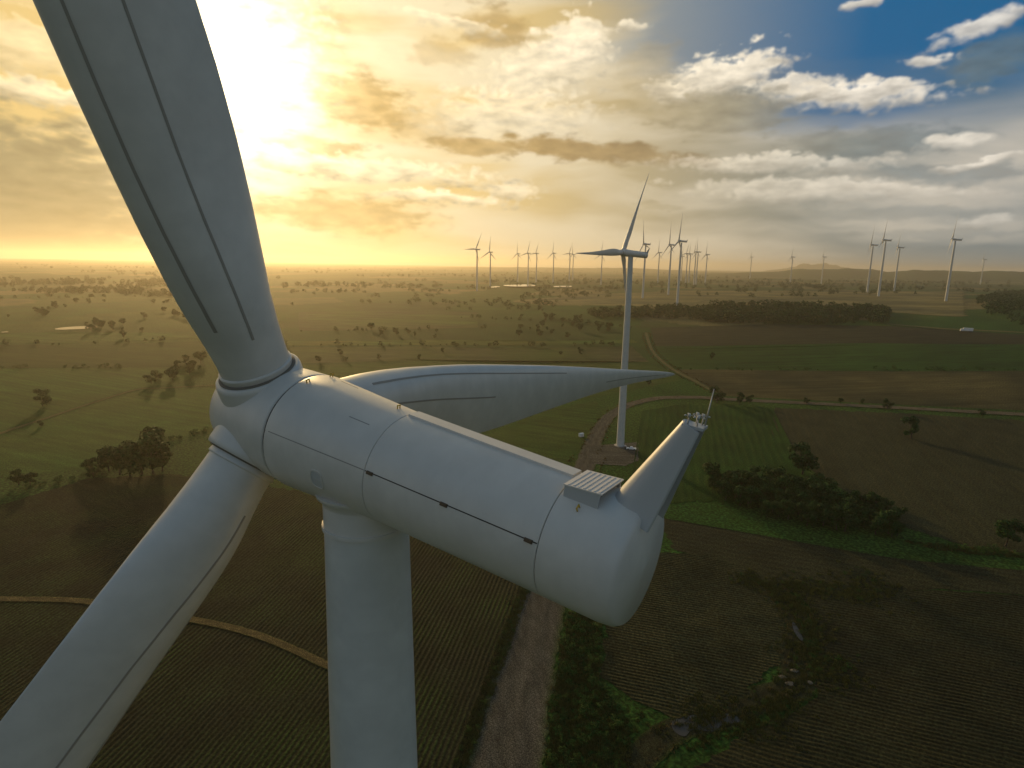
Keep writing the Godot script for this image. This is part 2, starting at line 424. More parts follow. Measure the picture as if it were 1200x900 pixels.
func plain_color(x: float, z: float) -> Vector3:
	# patchwork of small holdings: the value of one cell of a stretched cellular noise picks the crop
	var wx := x + 40.0 * nA.get_noise_2d(x * 0.004, z * 0.004)
	var wz := z + 40.0 * nA.get_noise_2d(x * 0.004 + 77.0, z * 0.004)
	var c := nC.get_noise_2d(wx, wz * 0.62) * 0.5 + 0.5
	var f := nA.get_noise_2d(x * 0.02, z * 0.02)
	var base := OLIVE
	if x * x + z * z < 490000.0: c *= 0.44
	if c < 0.25: base = GRASS
	elif c < 0.45: base = OLIVE.lerp(GRASS, 0.5)
	elif c < 0.6: base = OLIVE.lerp(SOIL, 0.5)
	elif c < 0.78: base = OLIVE
	else: base = STRAW
	base = base.lerp(SCRUB, clampf(0.25 + 0.9 * nA.get_noise_2d(x * 0.0013 + 9.0, z * 0.0019), 0.0, 0.75))
	return base * (1.0 + 0.35 * f)

func make_ground() -> void:
	var ang := PackedFloat32Array()
	var a := -180.0
	while a < 180.001:
		ang.append(deg_to_rad(a))
		a += 0.28 if absf(a) < 52.0 else 4.0
	var rad := PackedFloat32Array([0.0, 20.0, 40.0])
	var r := 60.0
	while r < 17000.0:
		rad.append(r)
		r *= 1.0165
	var v := PackedVector3Array()
	var c := PackedColorArray()
	for rr in rad:
		for t in ang:
			var x := rr * sin(t)
			var z := -rr * cos(t)
			v.append(onto(x, z))
			c.append(col(plain_color(x, z)))
	structure("ground", array_mesh(v, c, grid_index(rad.size(), ang.size())), earth("ground", 17.0, 20.0, tex.soil), "olive and brown farmland plain reaching to the hazy horizon")

# polygon laid as a sheet: scan lines across the row direction, each stretched between the polygon's edges there
func make_field(poly: PackedVector2Array, angle: float, step: float, seg: float, up: float, ridge: float, period: float, shade: Callable, label: String, rough := 1.2) -> void:
	var d := Vector2(cos(angle), sin(angle))
	var e := Vector2(-d.y, d.x)
	var lo := INF
	var hi := -INF
	var l := -INF
	var s := INF
	for p in poly:
		lo = minf(lo, p.dot(e)); hi = maxf(hi, p.dot(e)); l = maxf(l, p.dot(d)); s = minf(s, p.dot(d))
	var nseg := maxi(6, int((l - s) / seg))
	var v := PackedVector3Array()
	var c := PackedColorArray()
	var rows := 0
	var t := lo + 0.01
	while t < hi:
		var u0 := INF
		var u1 := -INF
		for i in poly.size():
			var p := poly[i]
			var q := poly[(i + 1) % poly.size()]
			var tp := p.dot(e)
			var tq := q.dot(e)
			if (tp - t) * (tq - t) <= 0.0 and absf(tp - tq) > 1e-6:
				var u := lerpf(p.dot(d), q.dot(d), (t - tp) / (tq - tp))
				u0 = minf(u0, u); u1 = maxf(u1, u)
		if u0 > u1:
			t += step
			continue
		u0 += rough * nA.get_noise_2d(t * 0.15, u0 * 0.05 + 31.0) * 2.0
		u1 += rough * nA.get_noise_2d(t * 0.15, u1 * 0.05 + 67.0) * 2.0
		for k in nseg + 1:
			var f := float(k) / nseg
			f = f * f * (3.0 - 2.0 * f) * 0.3 + f * 0.7
			var w := d * lerpf(u0, u1, f) + e * t
			var wob := 0.35 * nA.get_noise_2d(w.x * 0.03, w.y * 0.03)
			var h := 0.0
			var cr := nB.get_noise_2d(t * 0.31, w.x * 0.004 + w.y * 0.003)
			if period > 0.0:
				cr = cos(TAU * (t / period + wob))
				h = ridge * (0.5 + 0.5 * cr) * (0.9 + 0.25 * nB.get_noise_2d(w.x * 0.4, w.y * 0.4))
			v.append(lift(w.x, w.y, up) + Vector3(0, h, 0))
			c.append(col(shade.call(w.x, w.y, cr)))
		rows += 1
		t += step
	structure("field", array_mesh(v, c, grid_index(rows, nseg + 1)), earth("field", 9.0, 6.0, tex.soil), label)

func smooth_line(pts: Array, step: float) -> PackedVector2Array:
	var o := PackedVector2Array()
	for i in pts.size() - 1:
		var p1 := Vector2(pts[i][0], pts[i][1])
		var p2 := Vector2(pts[i + 1][0], pts[i + 1][1])
		var p0 := Vector2(pts[i - 1][0], pts[i - 1][1]) if i > 0 else p1 * 2.0 - p2
		var p3 := Vector2(pts[i + 2][0], pts[i + 2][1]) if i + 2 < pts.size() else p2 * 2.0 - p1
		var n := maxi(1, int(p1.distance_to(p2) / step))
		for k in n: o.append(p1.cubic_interpolate(p2, p0, p3, float(k) / n))
	o.append(Vector2(pts[-1][0], pts[-1][1]))
	return o

func make_track(called: String, pts: Array, w0: float, w1: float, w_mid: float, up: float, base: Vector3, rut: Vector3, label: String, step := 3.0) -> PackedVector2Array:
	var l := smooth_line(pts, step)
	var v := PackedVector3Array()
	var c := PackedColorArray()
	var cols := 13
	for i in l.size():
		var f := float(i) / (l.size() - 1)
		var dir := (l[mini(i + 1, l.size() - 1)] - l[maxi(i - 1, 0)]).normalized()
		var nrm := Vector2(-dir.y, dir.x)
		var w := lerpf(w0, w_mid, minf(f * 2.0, 1.0)) if f < 0.5 else lerpf(w_mid, w1, f * 2.0 - 1.0)
		for j in cols:
			var a := float(j) / (cols - 1) * 2.0 - 1.0
			var edge := 1.0 + 0.22 * nA.get_noise_2d(l[i].x * 0.35 + a * 40.0, l[i].y * 0.35) * absf(a)
			var p := l[i] + nrm * (a * w * 0.5 * edge)
			var k := 0.5 + 0.5 * cos(a * 8.5)
			var n := 0.5 + 0.8 * nA.get_noise_2d(p.x * 0.12 + 5.0, p.y * 0.12)
			var cc := base.lerp(rut, clampf(k * 0.6 + n * 0.5 - 0.1, 0.0, 1.0))
			cc = cc.lerp(OLIVE, clampf((absf(a) - 0.8) * 4.0, 0.0, 0.7))
			v.append(lift(p.x, p.y, up))
			c.append(col(cc * (0.9 + 0.5 * nB.get_noise_2d(p.x * 0.5, p.y * 0.5))))
	structure(called, array_mesh(v, c, grid_index(l.size(), cols)), earth("track", 5.0, 8.0, tex.soil), label)
	return l

func v2(a: Array) -> PackedVector2Array:
	var o := PackedVector2Array()
	for p in a: o.append(Vector2(p[0], p[1]))
	return o

func shade_of(a: Vector3, b: Vector3, crest: Vector3, crest_share: float, scale_: float, seed_: float) -> Callable:
	return func(x: float, z: float, cr: float) -> Vector3:
		var n := clampf(0.5 + 0.9 * nA.get_noise_2d(x * scale_ + seed_, z * scale_), 0.0, 1.0)
		var m := nB.get_noise_2d(x * 0.25 + seed_, z * 0.25)
		var o := a.lerp(b, n) * (1.0 + 0.2 * m)
		o *= 1.0 + 0.3 * nA.get_noise_2d(x * 0.06 + seed_ * 2.0, z * 0.06)
		if crest_share == 0.0:
			o *= 1.0 + 0.42 * cr
		else:
			var s := clampf(0.35 + 1.1 * nA.get_noise_2d(x * 0.035 + seed_ * 3.0, z * 0.035) + 0.2 * nB.get_noise_2d(x * 0.05, z * 0.05), 0.0, 1.0)
			o = o.lerp(crest, maxf(cr, 0.0) * crest_share * s)
		return o

func make_water(poly: PackedVector2Array, up: float, label: String) -> void:
	var st := start(false)
	# rounded outline
	var out := PackedVector2Array()
	var n := poly.size()
	for i in n:
		for k in 6:
			out.append(poly[i].cubic_interpolate(poly[(i + 1) % n], poly[(i + n - 1) % n], poly[(i + 2) % n], k / 6.0))
	var ix := Geometry2D.triangulate_polygon(out)
	var y := -INF
	for p in out: y = maxf(y, lift(p.x, p.y, up).y)
	for i in range(0, ix.size(), 3):
		var a := out[ix[i]]
		var b := out[ix[i + 1]]
		var c := out[ix[i + 2]]
		var A := Vector3(a.x, y, a.y)
		var B := Vector3(b.x, y, b.y)
		var C := Vector3(c.x, y, c.y)
		if (B - A).cross(C - A).y > 0.0: tri(st, A, C, B)
		else: tri(st, A, B, C)
	var m := paint("water" if up < 0.17 or up > 0.2 else "mud_water", lin(0.012, 0.014, 0.011) if up < 0.17 or up > 0.2 else lin(0.03, 0.028, 0.02), 0.06 if up < 0.17 or up > 0.2 else 0.4)
	m.metallic_specular = 0.5
	structure("pond", done(st), m, label)

# ------------------------------------------------------------------ sky
func sky_color(az: float, el: float) -> Vector3:
	var ca := cos(deg_to_rad(el))
	var dx := sin(deg_to_rad(az)) * ca
	var dy := sin(deg_to_rad(el))
	var dz := -cos(deg_to_rad(az)) * ca
	var cs := dx * sun_d.x + dy * sun_d.y + dz * sun_d.z
	var sd := rad_to_deg(acos(clampf(cs, -1.0, 1.0)))
	var warm := exp(-pow(sd / 38.0, 1.5))
	# clear air
	var e := clampf(el / 90.0, 0.0, 1.0)
	var c := Vector3(0.22, 0.27, 0.29).lerp(Vector3(0.008, 0.118, 0.275), ss(0.04, 0.15, e))
	c = c.lerp(Vector3(0.05, 0.13, 0.22), ss(0.25, 0.9, e))
	c = c.lerp(Vector3(0.80, 0.66, 0.36), clampf(warm * 1.6 - 0.34, 0.0, 1.0))
	var lit := Vector3(0.49, 0.465, 0.43).lerp(Vector3(1.03, 0.85, 0.51), clampf(warm * 1.15, 0.0, 1.0))
	var dark := Vector3(0.12, 0.14, 0.145).lerp(Vector3(0.66, 0.40, 0.10), clampf(warm * 1.1, 0.0, 1.0))
	var grey := Vector3(0.125, 0.185, 0.22).lerp(Vector3(0.84, 0.59, 0.22), clampf(warm * 1.9 - 0.28, 0.0, 1.0))
	# layered cloud: broad streaks low down, breaking up and thinning overhead
	var hx := sin(deg_to_rad(az))
	var hz := -cos(deg_to_rad(az))
	var wob := nA.get_noise_3d(hx * 1.3, el * 0.05, hz * 1.3) * 3.0
	var s1 := nA.get_noise_3d(hx * 1.5, (el + wob) * 0.16, hz * 1.5 + 9.0)
	var s2 := nD.get_noise_3d(hx * 2.2 + 5.0, (el + wob) * 0.3, hz * 2.2)
	var gap := exp(-pow((az - 29.0) / 32.0, 2.0))
	var roof := lerpf(27.0 + 12.0 * nB.get_noise_3d(hx * 0.8, 3.0, hz * 0.8), 11.8, gap * (1.0 - ss(0.25, 0.7, warm)))
	var cover := (1.0 - ss(roof - 3.5, roof + 2.5, el + 5.0 * s1)) * 0.95
	var k := 1.0 / (dy + 0.22)
	var high := nA.get_noise_2d(dx * k * 0.9 + 17.0, dz * k * 0.9)
	cover = maxf(cover, ss(-0.15, 0.4, high) * 0.85 * ss(22.0, 38.0, el))
	var tone := clampf(0.48 + 1.7 * s1 + 0.6 * s2, 0.0, 1.0)
	c = c.lerp(grey.lerp(lit, tone), cover)
	# clouds one can tell apart
	var fine := nA.get_noise_2d(az * 0.3, el * 0.85)
	if el < 32.0 and absf(az) < 62.0:
		var ux := az + 1.1 * nA.get_noise_2d(az * 0.13, el * 0.3) + 0.35 * nA.get_noise_2d(az * 0.6 + 9.0, el * 1.1)
		var uy := el + 0.55 * nA.get_noise_2d(az * 0.13 + 91.0, el * 0.3) + 0.16 * nA.get_noise_2d(az * 0.55 + 31.0, el * 1.2)
		var puff := absf(nA.get_noise_2d(az * 0.42 + 200.0, el * 0.6)) * 2.0
		for f in FEAT:
			var ax: float = ux - f[1]
			var ay: float = uy - f[2]
			if absf(ax) > f[3] * 1.7 + 2.0 or absf(ay) > f[4] * 1.7 + f[3] * 0.6 + 1.0: continue
			var tl := deg_to_rad(f[5])
			var qx: float = (ax * cos(tl) - ay * sin(tl)) / f[3]
			var qy: float = (ax * sin(tl) + ay * cos(tl)) / f[4]
			var rr := sqrt(qx * qx + qy * qy)
			var lit_one: bool = f[0] == "L"
			var brk := fine * (0.5 if lit_one else 0.42) + (0.25 - puff) * (0.34 if lit_one else 0.12)
			var sharp := clampf(0.45 + 0.45 * qy / maxf(rr, 0.01), 0.0, 1.0)
			var m: float = (1.0 - (ss(lerpf(0.1, 0.68, sharp), 1.1, rr + brk) if lit_one else ss(0.5, 1.1, rr + brk))) * f[6]
			if m <= 0.0: continue
			if lit_one:
				var top := clampf(0.8 + 0.3 * qy + 0.45 * fine, 0.35, 1.15)
				c = c.lerp(Vector3(0.96, 0.89, 0.80).lerp(Vector3(1.25, 1.05, 0.66), clampf(warm * 1.2, 0.0, 1.0)) * top, m * 0.92)
			elif f[0] == "M":
				c = c.lerp(Vector3(0.37, 0.30, 0.155) * (1.0 + 0.25 * fine), m)
			elif f[0] == "D":
				c = c.lerp(dark * (0.95 + 0.3 * fine), m * 0.95)
			else:
				c = c.lerp(grey * (0.95 + 0.35 * fine), m * 0.85)
	# thick air along the horizon, lit from the sun's side
	var band := exp(-maxf(el, 0.0) / 3.0)
	var air := Vector3(0.18, 0.245, 0.285).lerp(Vector3(0.88, 0.67, 0.30), clampf(exp(-pow(sd / 42.0, 2.0)) * 1.25, 0.0, 1.0))
	air = air.lerp(Vector3(0.40, 0.32, 0.16), 1.0 - ss(-34.0, -22.0, az) if az > -120.0 and az < 0.0 else 0.0)
	c = c.lerp(air, band * 0.7)
	# light scattered round the sun, thinned where cloud lies before it
	var g := 2.4 * exp(-pow(sd / 6.0, 2.0)) + 0.75 * exp(-sd / 7.5)
	c += Vector3(1.0, 0.86, 0.56) * g * clampf(0.8 + 0.4 * s2 + 0.4 * fine, 0.35, 1.2) * (1.0 if az > SUN_AZ - 5.0 else clampf(1.0 + (az - SUN_AZ + 5.0) / 7.0, 0.12, 1.0))
	return c

var sun_d := Vector3.ZERO
var rows_out := []

func sky_row(i: int, w: int, top: int, h: int) -> void:
	var d := PackedFloat32Array()
	d.resize(w * 3)
	var el := 90.0 - 180.0 * (i + top + 0.5) / h
	for j in w:
		var az := 360.0 * (j + 0.5) / w
		if az > 180.0: az -= 360.0
		var c := sky_color(az, maxf(el, 0.0))
		d[j * 3] = c.x; d[j * 3 + 1] = c.y; d[j * 3 + 2] = c.z
	rows_out[i] = d

func sky_image(w: int, top: int, bottom: int, h: int) -> Image:
	rows_out = []
	rows_out.resize(bottom - top)
	var id := WorkerThreadPool.add_group_task(func(i: int) -> void: sky_row(i, w, top, h), bottom - top, -1, true)
	WorkerThreadPool.wait_for_group_task_completion(id)
	var all := PackedFloat32Array()
	for r in rows_out: all.append_array(r)
	return Image.create_from_data(w, bottom - top, false, Image.FORMAT_RGBF, all.to_byte_array())

func make_sky() -> ImageTexture:
	sun_d = Vector3(sin(deg_to_rad(SUN_AZ)) * cos(deg_to_rad(SUN_EL)), sin(deg_to_rad(SUN_EL)), -cos(deg_to_rad(SUN_AZ)) * cos(deg_to_rad(SUN_EL)))
	var h := SKY_H
	var coarse := sky_image(h / 2, 0, h / 4, h / 4)
	coarse.resize(h * 2, h, Image.INTERPOLATE_BILINEAR)
	var top := int(h * (90.0 - 26.0) / 180.0)
	var fine := sky_image(h * 2, top, h / 2 + 2, h)
	coarse.blit_rect(fine, Rect2i(0, 0, h * 2, fine.get_height()), Vector2i(0, top))
	return ImageTexture.create_from_image(coarse)

# ------------------------------------------------------------------ wind turbine
# along the nacelle: s metres from the joint with the hub towards the tail; local z = s - 2.275, tower axis at z = 0
const NAC := [[0.05, 1.79], [0.12, 1.8], [2.0, 1.68], [3.9, 1.565], [6.5, 1.505], [9.05, 1.46], [10.4, 1.44], [10.7, 1.40], [10.83, 1.31], [10.9, 1.12], [10.93, 0.8], [10.94, 0.0]]
const HUB_Z := -4.225

func nac_r(s: float) -> float:
	for k in NAC.size() - 1:
		if s <= NAC[k + 1][0]:
			return lerpf(NAC[k][1], NAC[k + 1][1], clampf((s - NAC[k][0]) / (NAC[k + 1][0] - NAC[k][0]), 0, 1))
	return 0.0

func nac_at(s: float, phi: float, proud := 0.0) -> Vector3:
	var r := nac_r(s) + proud
	return Vector3(r * sin(deg_to_rad(phi)), r * cos(deg_to_rad(phi)), s - 2.275)

func nac_shell(s0: float, s1: float, n: int) -> ArrayMesh:
	var prof := [[s0 - 2.275, nac_r(s0) - 0.05], [s0 - 2.275, nac_r(s0) - 0.008], [s0 + 0.012 - 2.275, nac_r(s0 + 0.012)]]
	for p in NAC:
		if p[0] > s0 + 0.05 and p[0] < s1 - 0.05: prof.append([p[0] - 2.275, p[1]])
	if s1 < 10.9:
		prof.append_array([[s1 - 0.012 - 2.275, nac_r(s1 - 0.012)], [s1 - 2.275, nac_r(s1) - 0.008], [s1 - 2.275, nac_r(s1) - 0.05]])
	else: prof.append([10.94 - 2.275, 0.0])
	# even out long spans
	var even := [prof[0]]
	for k in range(1, prof.size()):
		var a: Array = prof[k - 1]
		var b: Array = prof[k]
		var m := maxi(1, int((b[0] - a[0]) / 0.7))
		for i in range(1, m + 1): even.append([lerpf(a[0], b[0], float(i) / m), lerpf(a[1], b[1], float(i) / m)])
	return lathe(even, n, false, [2, even.size() - 3] if s1 < 10.9 else [2])

func strip_on(s0: float, s1: float, phi: float, half: float, proud: float) -> ArrayMesh:
	var st := start(false)
	var n := maxi(1, int((s1 - s0) / 0.22))
	for i in n:
		var a := lerpf(s0, s1, float(i) / n)
		var b := lerpf(s0, s1, float(i + 1) / n)
		var da := rad_to_deg(half / nac_r(a))
		var db := rad_to_deg(half / nac_r(b))
		hexa(st, [nac_at(a, phi - da, -0.03), nac_at(a, phi + da, -0.03), nac_at(b, phi + db, -0.03), nac_at(b, phi - db, -0.03), nac_at(a, phi - da, proud), nac_at(a, phi + da, proud), nac_at(b, phi + db, proud), nac_at(b, phi - db, proud)])
	return done(st)

const BL := [ # r, chord, leading edge offset, thickness share, circle share
	[1.2, 2.08, 1.04, 1.0, 1.0], [2.2, 2.08, 1.04, 1.0, 1.0], [3.0, 2.2, 1.12, 0.93, 0.9], [4.0, 2.5, 1.27, 0.76, 0.62], [5.0, 2.82, 1.38, 0.60, 0.36], [6.5, 3.12, 1.46, 0.46, 0.15], [8.0, 3.32, 1.5, 0.38, 0.04], [10.0, 3.48, 1.52, 0.32, 0.0], [12.0, 3.5, 1.5, 0.28, 0.0], [14.0, 3.34, 1.46, 0.26, 0.0], [17.0, 3.02, 1.39, 0.24, 0.0], [20.0, 2.66, 1.3, 0.22, 0.0], [25.0, 2.05, 1.11, 0.21, 0.0], [30.0, 1.5, 0.9, 0.2, 0.0], [35.0, 1.08, 0.7, 0.19, 0.0], [40.0, 0.76, 0.5, 0.18, 0.0], [44.0, 0.48, 0.3, 0.17, 0.0], [46.0, 0.24, 0.14, 0.16, 0.0], [46.5, 0.06, 0.03, 0.16, 0.0]]

func blade_row(r: float) -> Array:
	for k in BL.size() - 1:
		if r <= BL[k + 1][0]:
			var f := clampf((r - BL[k][0]) / (BL[k + 1][0] - BL[k][0]), 0.0, 1.0)
			var o := []
			for i in 5: o.append(lerpf(BL[k][i], BL[k + 1][i], f))
			return o
	return BL[-1]

# a point of the blade's skin: x from the leading edge as a share of the chord, upwind side +1, downwind side -1
func blade_at(r: float, x: float, side: float, proud := 0.0) -> Vector3:
	var b := blade_row(r)
	var c: float = b[1]
	var foil := 5.0 * (0.2969 * sqrt(x) - 0.1260 * x - 0.3516 * x * x + 0.2843 * x * x * x - 0.1036 * x * x * x * x)
	var y: float = lerpf(foil * b[3], sqrt(maxf(x * (1.0 - x), 0.0)), b[4]) * c
	var camber: float = -0.035 * c * sin(PI * x) * (1.0 - b[4])
	var twist := deg_to_rad(-2.0 - 5.0 * ss(3.0, 9.0, r) + 7.0 * ss(10.0, 40.0, r))
	var px: float = b[2] - x * c
	var pz: float = side * (y + proud) + camber
	return Vector3(px * cos(twist) + pz * sin(twist), r, -px * sin(twist) + pz * cos(twist))

func blade_mesh(n: int, ring_n: int) -> ArrayMesh:
	var st := start()
	var rings := []
	var tipc := PackedVector3Array()
	var rootc := PackedVector3Array()
	for k in n + 1:
		var f := float(k) / n
		var r := lerpf(1.2, 46.5, pow(f, 1.35))
		var ring := PackedVector3Array()
		for i in ring_n:
			var t := TAU * i / ring_n
			ring.append(blade_at(r, (1.0 - cos(t)) * 0.5, 1.0 if t <= PI else -1.0))
		rings.append(ring)
	for i in ring_n:
		rootc.append(Vector3(0, 1.2, 0)); tipc.append(blade_at(46.5, 0.5, 0.0))
	rings.push_front(rootc)
	rings.append(tipc)
	rings.reverse()
	loft(st, rings)
	return done(st)

func vortex_strip(r0: float, r1: float, x0: float, x1: float, w: float) -> ArrayMesh:
	var st := start(false)
	var n := int((r1 - r0) / 0.4)
	for i in n:
		var a := lerpf(r0, r1, float(i) / n)
		var b := lerpf(r0, r1, float(i + 1) / n)
		var xa := lerpf(x0, x1, float(i) / n)
		var xb := lerpf(x0, x1, float(i + 1) / n)
		var wa: float = w / blade_row(a)[1]
		var wb: float = w / blade_row(b)[1]
		hexa(st, [blade_at(a, xa, -1.0, -0.01), blade_at(a, xa + wa, -1.0, -0.01), blade_at(b, xb + wb, -1.0, -0.01), blade_at(b, xb, -1.0, -0.01), blade_at(a, xa, -1.0, 0.012), blade_at(a, xa + wa, -1.0, 0.012), blade_at(b, xb + wb, -1.0, 0.012), blade_at(b, xb, -1.0, 0.012)])
	return done(st)

func turbine_meshes() -> void:
	meshes.blade = blade_mesh(64, 36)
	meshes.strip_a = vortex_strip(3.6, 21.0, 0.07, 0.15, 0.06)
	meshes.strip_b = vortex_strip(3.1, 12.5, 0.37, 0.45, 0.07)
	meshes.strip_c = vortex_strip(28.0, 43.0, 0.55, 0.45, 0.06)
	meshes.front = nac_shell(0.05, 3.89, 72)
	meshes.middle = nac_shell(3.91, 9.04, 72)
	meshes.tail = nac_shell(9.06, 10.94, 72)
	meshes.core = lathe([[-2.6, 0.0], [-2.6, 1.745], [-1.9, 1.72], [1.6, 1.5], [6.8, 1.42], [6.8, 0.0]], 48)
	var z0 := -2.275
	meshes.hub = lathe([[z0 - 4.25, 0.0], [z0 - 4.22, 0.35], [z0 - 4.08, 0.75], [z0 - 3.75, 1.15], [z0 - 3.3, 1.45], [z0 - 2.7, 1.63], [z0 - 1.9, 1.72], [z0 - 0.9, 1.76], [z0 - 0.12, 1.78], [z0 - 0.05, 1.77], [z0 - 0.05, 1.6]], 72)
	meshes.socket = lathe([[0.5, 1.3], [1.52, 1.3], [1.66, 1.27], [1.68, 1.23], [1.68, 1.12], [1.58, 1.11], [1.58, 1.0]], 56, true, [3, 4, 5])
	meshes.root_ring = lathe([[1.5, 1.02], [1.86, 1.10], [1.9, 1.10], [1.92, 1.06], [1.92, 1.0]], 56, true, [1, 3])
	meshes.seal = lathe([[1.6, 1.16], [1.72, 1.16], [1.73, 1.08]], 56, true)
	meshes.tower = lathe([[0.0, 2.05], [30.0, 1.85], [60.0, 1.63], [84.0, 1.44], [97.0, 1.225]], 64, true)
	meshes.flange = lathe([[96.98, 1.2], [96.98, 1.285], [97.06, 1.29], [97.1, 1.285], [97.1, 1.24], [97.75, 1.24], [97.9, 1.28], [98.02, 1.42], [98.12, 1.44], [98.12, 1.0]], 64, true, [1, 3, 4, 5, 8])
	meshes.base_ring = lathe([[-0.4, 3.2], [0.25, 3.2], [0.3, 3.12], [0.3, 2.0]], 48, true, [1, 2])
	# door of the tower, on the side of the nacelle's tail
	var st := start(false)
	box(st, Vector3(-0.45, 0.9, 2.0), Vector3(0.45, 3.0, 2.08))
	meshes.door = done(st)
	st = start(false)
	box(st, Vector3(-0.6, 0.55, 2.02), Vector3(0.6, 0.65, 3.0))
	for k in 3: box(st, Vector3(-0.55, 0.1 + 0.15 * k, 3.75 - 0.25 * k), Vector3(0.55, 0.14 + 0.15 * k, 4.0 - 0.25 * k))
	meshes.steps = done(st)
	# walkway ridge along the top
	st = start(false)
	for i in 10:
		var a := lerpf(3.96, 9.0, i / 10.0)
		var b := lerpf(3.96, 9.0, (i + 1) / 10.0)
		var q := []
		for u in [[-0.10, -0.02], [0.34, -0.02]]:
			for s in ([a, b] if u[0] < 0 else [b, a]):
				q.append(Vector3(u[0], nac_r(s) - 0.06, s - 2.275))
		for u in [[-0.08, 0.1], [0.32, 0.1]]:
			for s in ([a, b] if u[0] < 0 else [b, a]):
				q.append(Vector3(u[0], nac_r(s) + 0.055, s - 2.275))
		hexa(st, q)
	meshes.ridge = done(st)
	# air outlet hood: a lid and two cheeks, open towards the tail
	st = start(false)
	var z := func(s: float) -> float: return s - 2.275
	for a in [[-0.72, -0.69], [0.32, 0.35]]:
		hexa(st, [Vector3(a[0], 1.15, z.call(9.15)), Vector3(a[1], 1.15, z.call(9.15)), Vector3(a[1], 1.1, z.call(9.95)), Vector3(a[0], 1.1, z.call(9.95)), Vector3(a[0], 1.52, z.call(9.14)), Vector3(a[1], 1.52, z.call(9.14)), Vector3(a[1], 1.585, z.call(9.98)), Vector3(a[0], 1.585, z.call(9.98))])
	hexa(st, [Vector3(-0.69, 1.15, z.call(9.15)), Vector3(0.32, 1.15, z.call(9.15)), Vector3(0.32, 1.15, z.call(9.18)), Vector3(-0.69, 1.15, z.call(9.18)), Vector3(-0.69, 1.52, z.call(9.15)), Vector3(0.32, 1.52, z.call(9.15)), Vector3(0.32, 1.52, z.call(9.18)), Vector3(-0.69, 1.52, z.call(9.18))])
	meshes.hood = done(st)
	st = start(false)
	hexa(st, [Vector3(-0.74, 1.522, z.call(9.12)), Vector3(0.37, 1.522, z.call(9.12)), Vector3(0.37, 1.59, z.call(10.02)), Vector3(-0.74, 1.59, z.call(10.02)), Vector3(-0.74, 1.55, z.call(9.12)), Vector3(0.37, 1.55, z.call(9.12)), Vector3(0.37, 1.618, z.call(10.02)), Vector3(-0.74, 1.618, z.call(10.02))])
	meshes.lid = done(st)
	# ribs pressed into the lid
	st = start(false)
	for k in 7:
		var s := 9.2 + 0.12 * k
		hexa(st, [Vector3(-0.7, 1.55 + (s - 9.12) * 0.0755 - 0.004, z.call(s)), Vector3(0.33, 1.55 + (s - 9.12) * 0.0755 - 0.004, z.call(s)), Vector3(0.33, 1.55 + (s - 9.08) * 0.0755 - 0.004, z.call(s + 0.04)), Vector3(-0.7, 1.55 + (s - 9.08) * 0.0755 - 0.004, z.call(s + 0.04)), Vector3(-0.7, 1.562 + (s - 9.12) * 0.0755, z.call(s)), Vector3(0.33, 1.562 + (s - 9.12) * 0.0755, z.call(s)), Vector3(0.33, 1.562 + (s - 9.08) * 0.0755, z.call(s + 0.04)), Vector3(-0.7, 1.562 + (s - 9.08) * 0.0755, z.call(s + 0.04))])
	meshes.ribs = done(st)
	# mast fairing: a tapering shell bent round its leading edge, open at the back
	st = start()
	var rings := []
	for k in 13:
		var f := k / 12.0
		var lead := Vector3(0, lerpf(1.36, 3.40, f), z.call(lerpf(10.0, 11.17, f)))
		var back := Vector3(0, lerpf(1.02, 3.27, f), z.call(lerpf(10.98, 11.55, f)))
		var w := lerpf(0.46, 0.2, pow(f, 0.8))
		var ring := PackedVector3Array()
		for i in 17:
			var t := lerpf(-1.0, 1.0, i / 16.0)
			var along := pow(absf(t), 1.6)
			var wide := w * signf(t) * pow(sin(minf(absf(t) * 1.5, 1.0) * PI / 2.0), 0.8)
			var p := lead.lerp(back, along)
			ring.append(Vector3(wide, p.y, p.z))
		rings.append(ring)
	var inner := []
	for r in rings:
		var q := PackedVector3Array()
		for p in r: q.append(Vector3(p.x * 0.9, p.y, p.z + 0.03))
		inner.append(q)
	loft(st, rings, false)
	inner.reverse()
	loft(st, inner, false)
	# the two back rims and the top
	st.set_smooth_group(4294967295)
	inner.reverse()
	for k in 12:
		for i in [0, 16]: quad(st, rings[k][i], rings[k + 1][i], inner[k + 1][i], inner[k][i])
	var cap: PackedVector3Array = rings[12]
	for i in 8: quad(st, cap[i], cap[i + 1], cap[15 - i], cap[16 - i])
	meshes.fin = done(st)
	st = start(false)
	box(st, Vector3(-0.16, 3.3, z.call(11.2)), Vector3(0.16, 3.36, z.call(11.62)))
	meshes.sensor_bar = done(st)
	st = start()
	tube(st, Vector3(0, 0, 0), Vector3(0, 0.2, 0), 0.022, 0.018, 6)
	tube(st, Vector3(0, 0.2, 0), Vector3(0, 0.3, 0), 0.05, 0.035, 8)
	for k in 3:
		var d := Vector3(sin(k * TAU / 3), 0, cos(k * TAU / 3))
		tube(st, Vector3(0, 0.26, 0), Vector3(0, 0.26, 0) + d * 0.13, 0.008, 0.008, 5)
		tube(st, Vector3(0, 0.26, 0) + d * 0.13, Vector3(0, 0.26, 0) + d * 0.18, 0.03, 0.012, 6)
	meshes.anemometer = done(st)
	st = start()
	tube(st, Vector3(0, 0, 0), Vector3(0.03, 0.75, 0.03), 0.02, 0.008, 6)
	meshes.rod = done(st)
	# small fittings
	st = start(false)
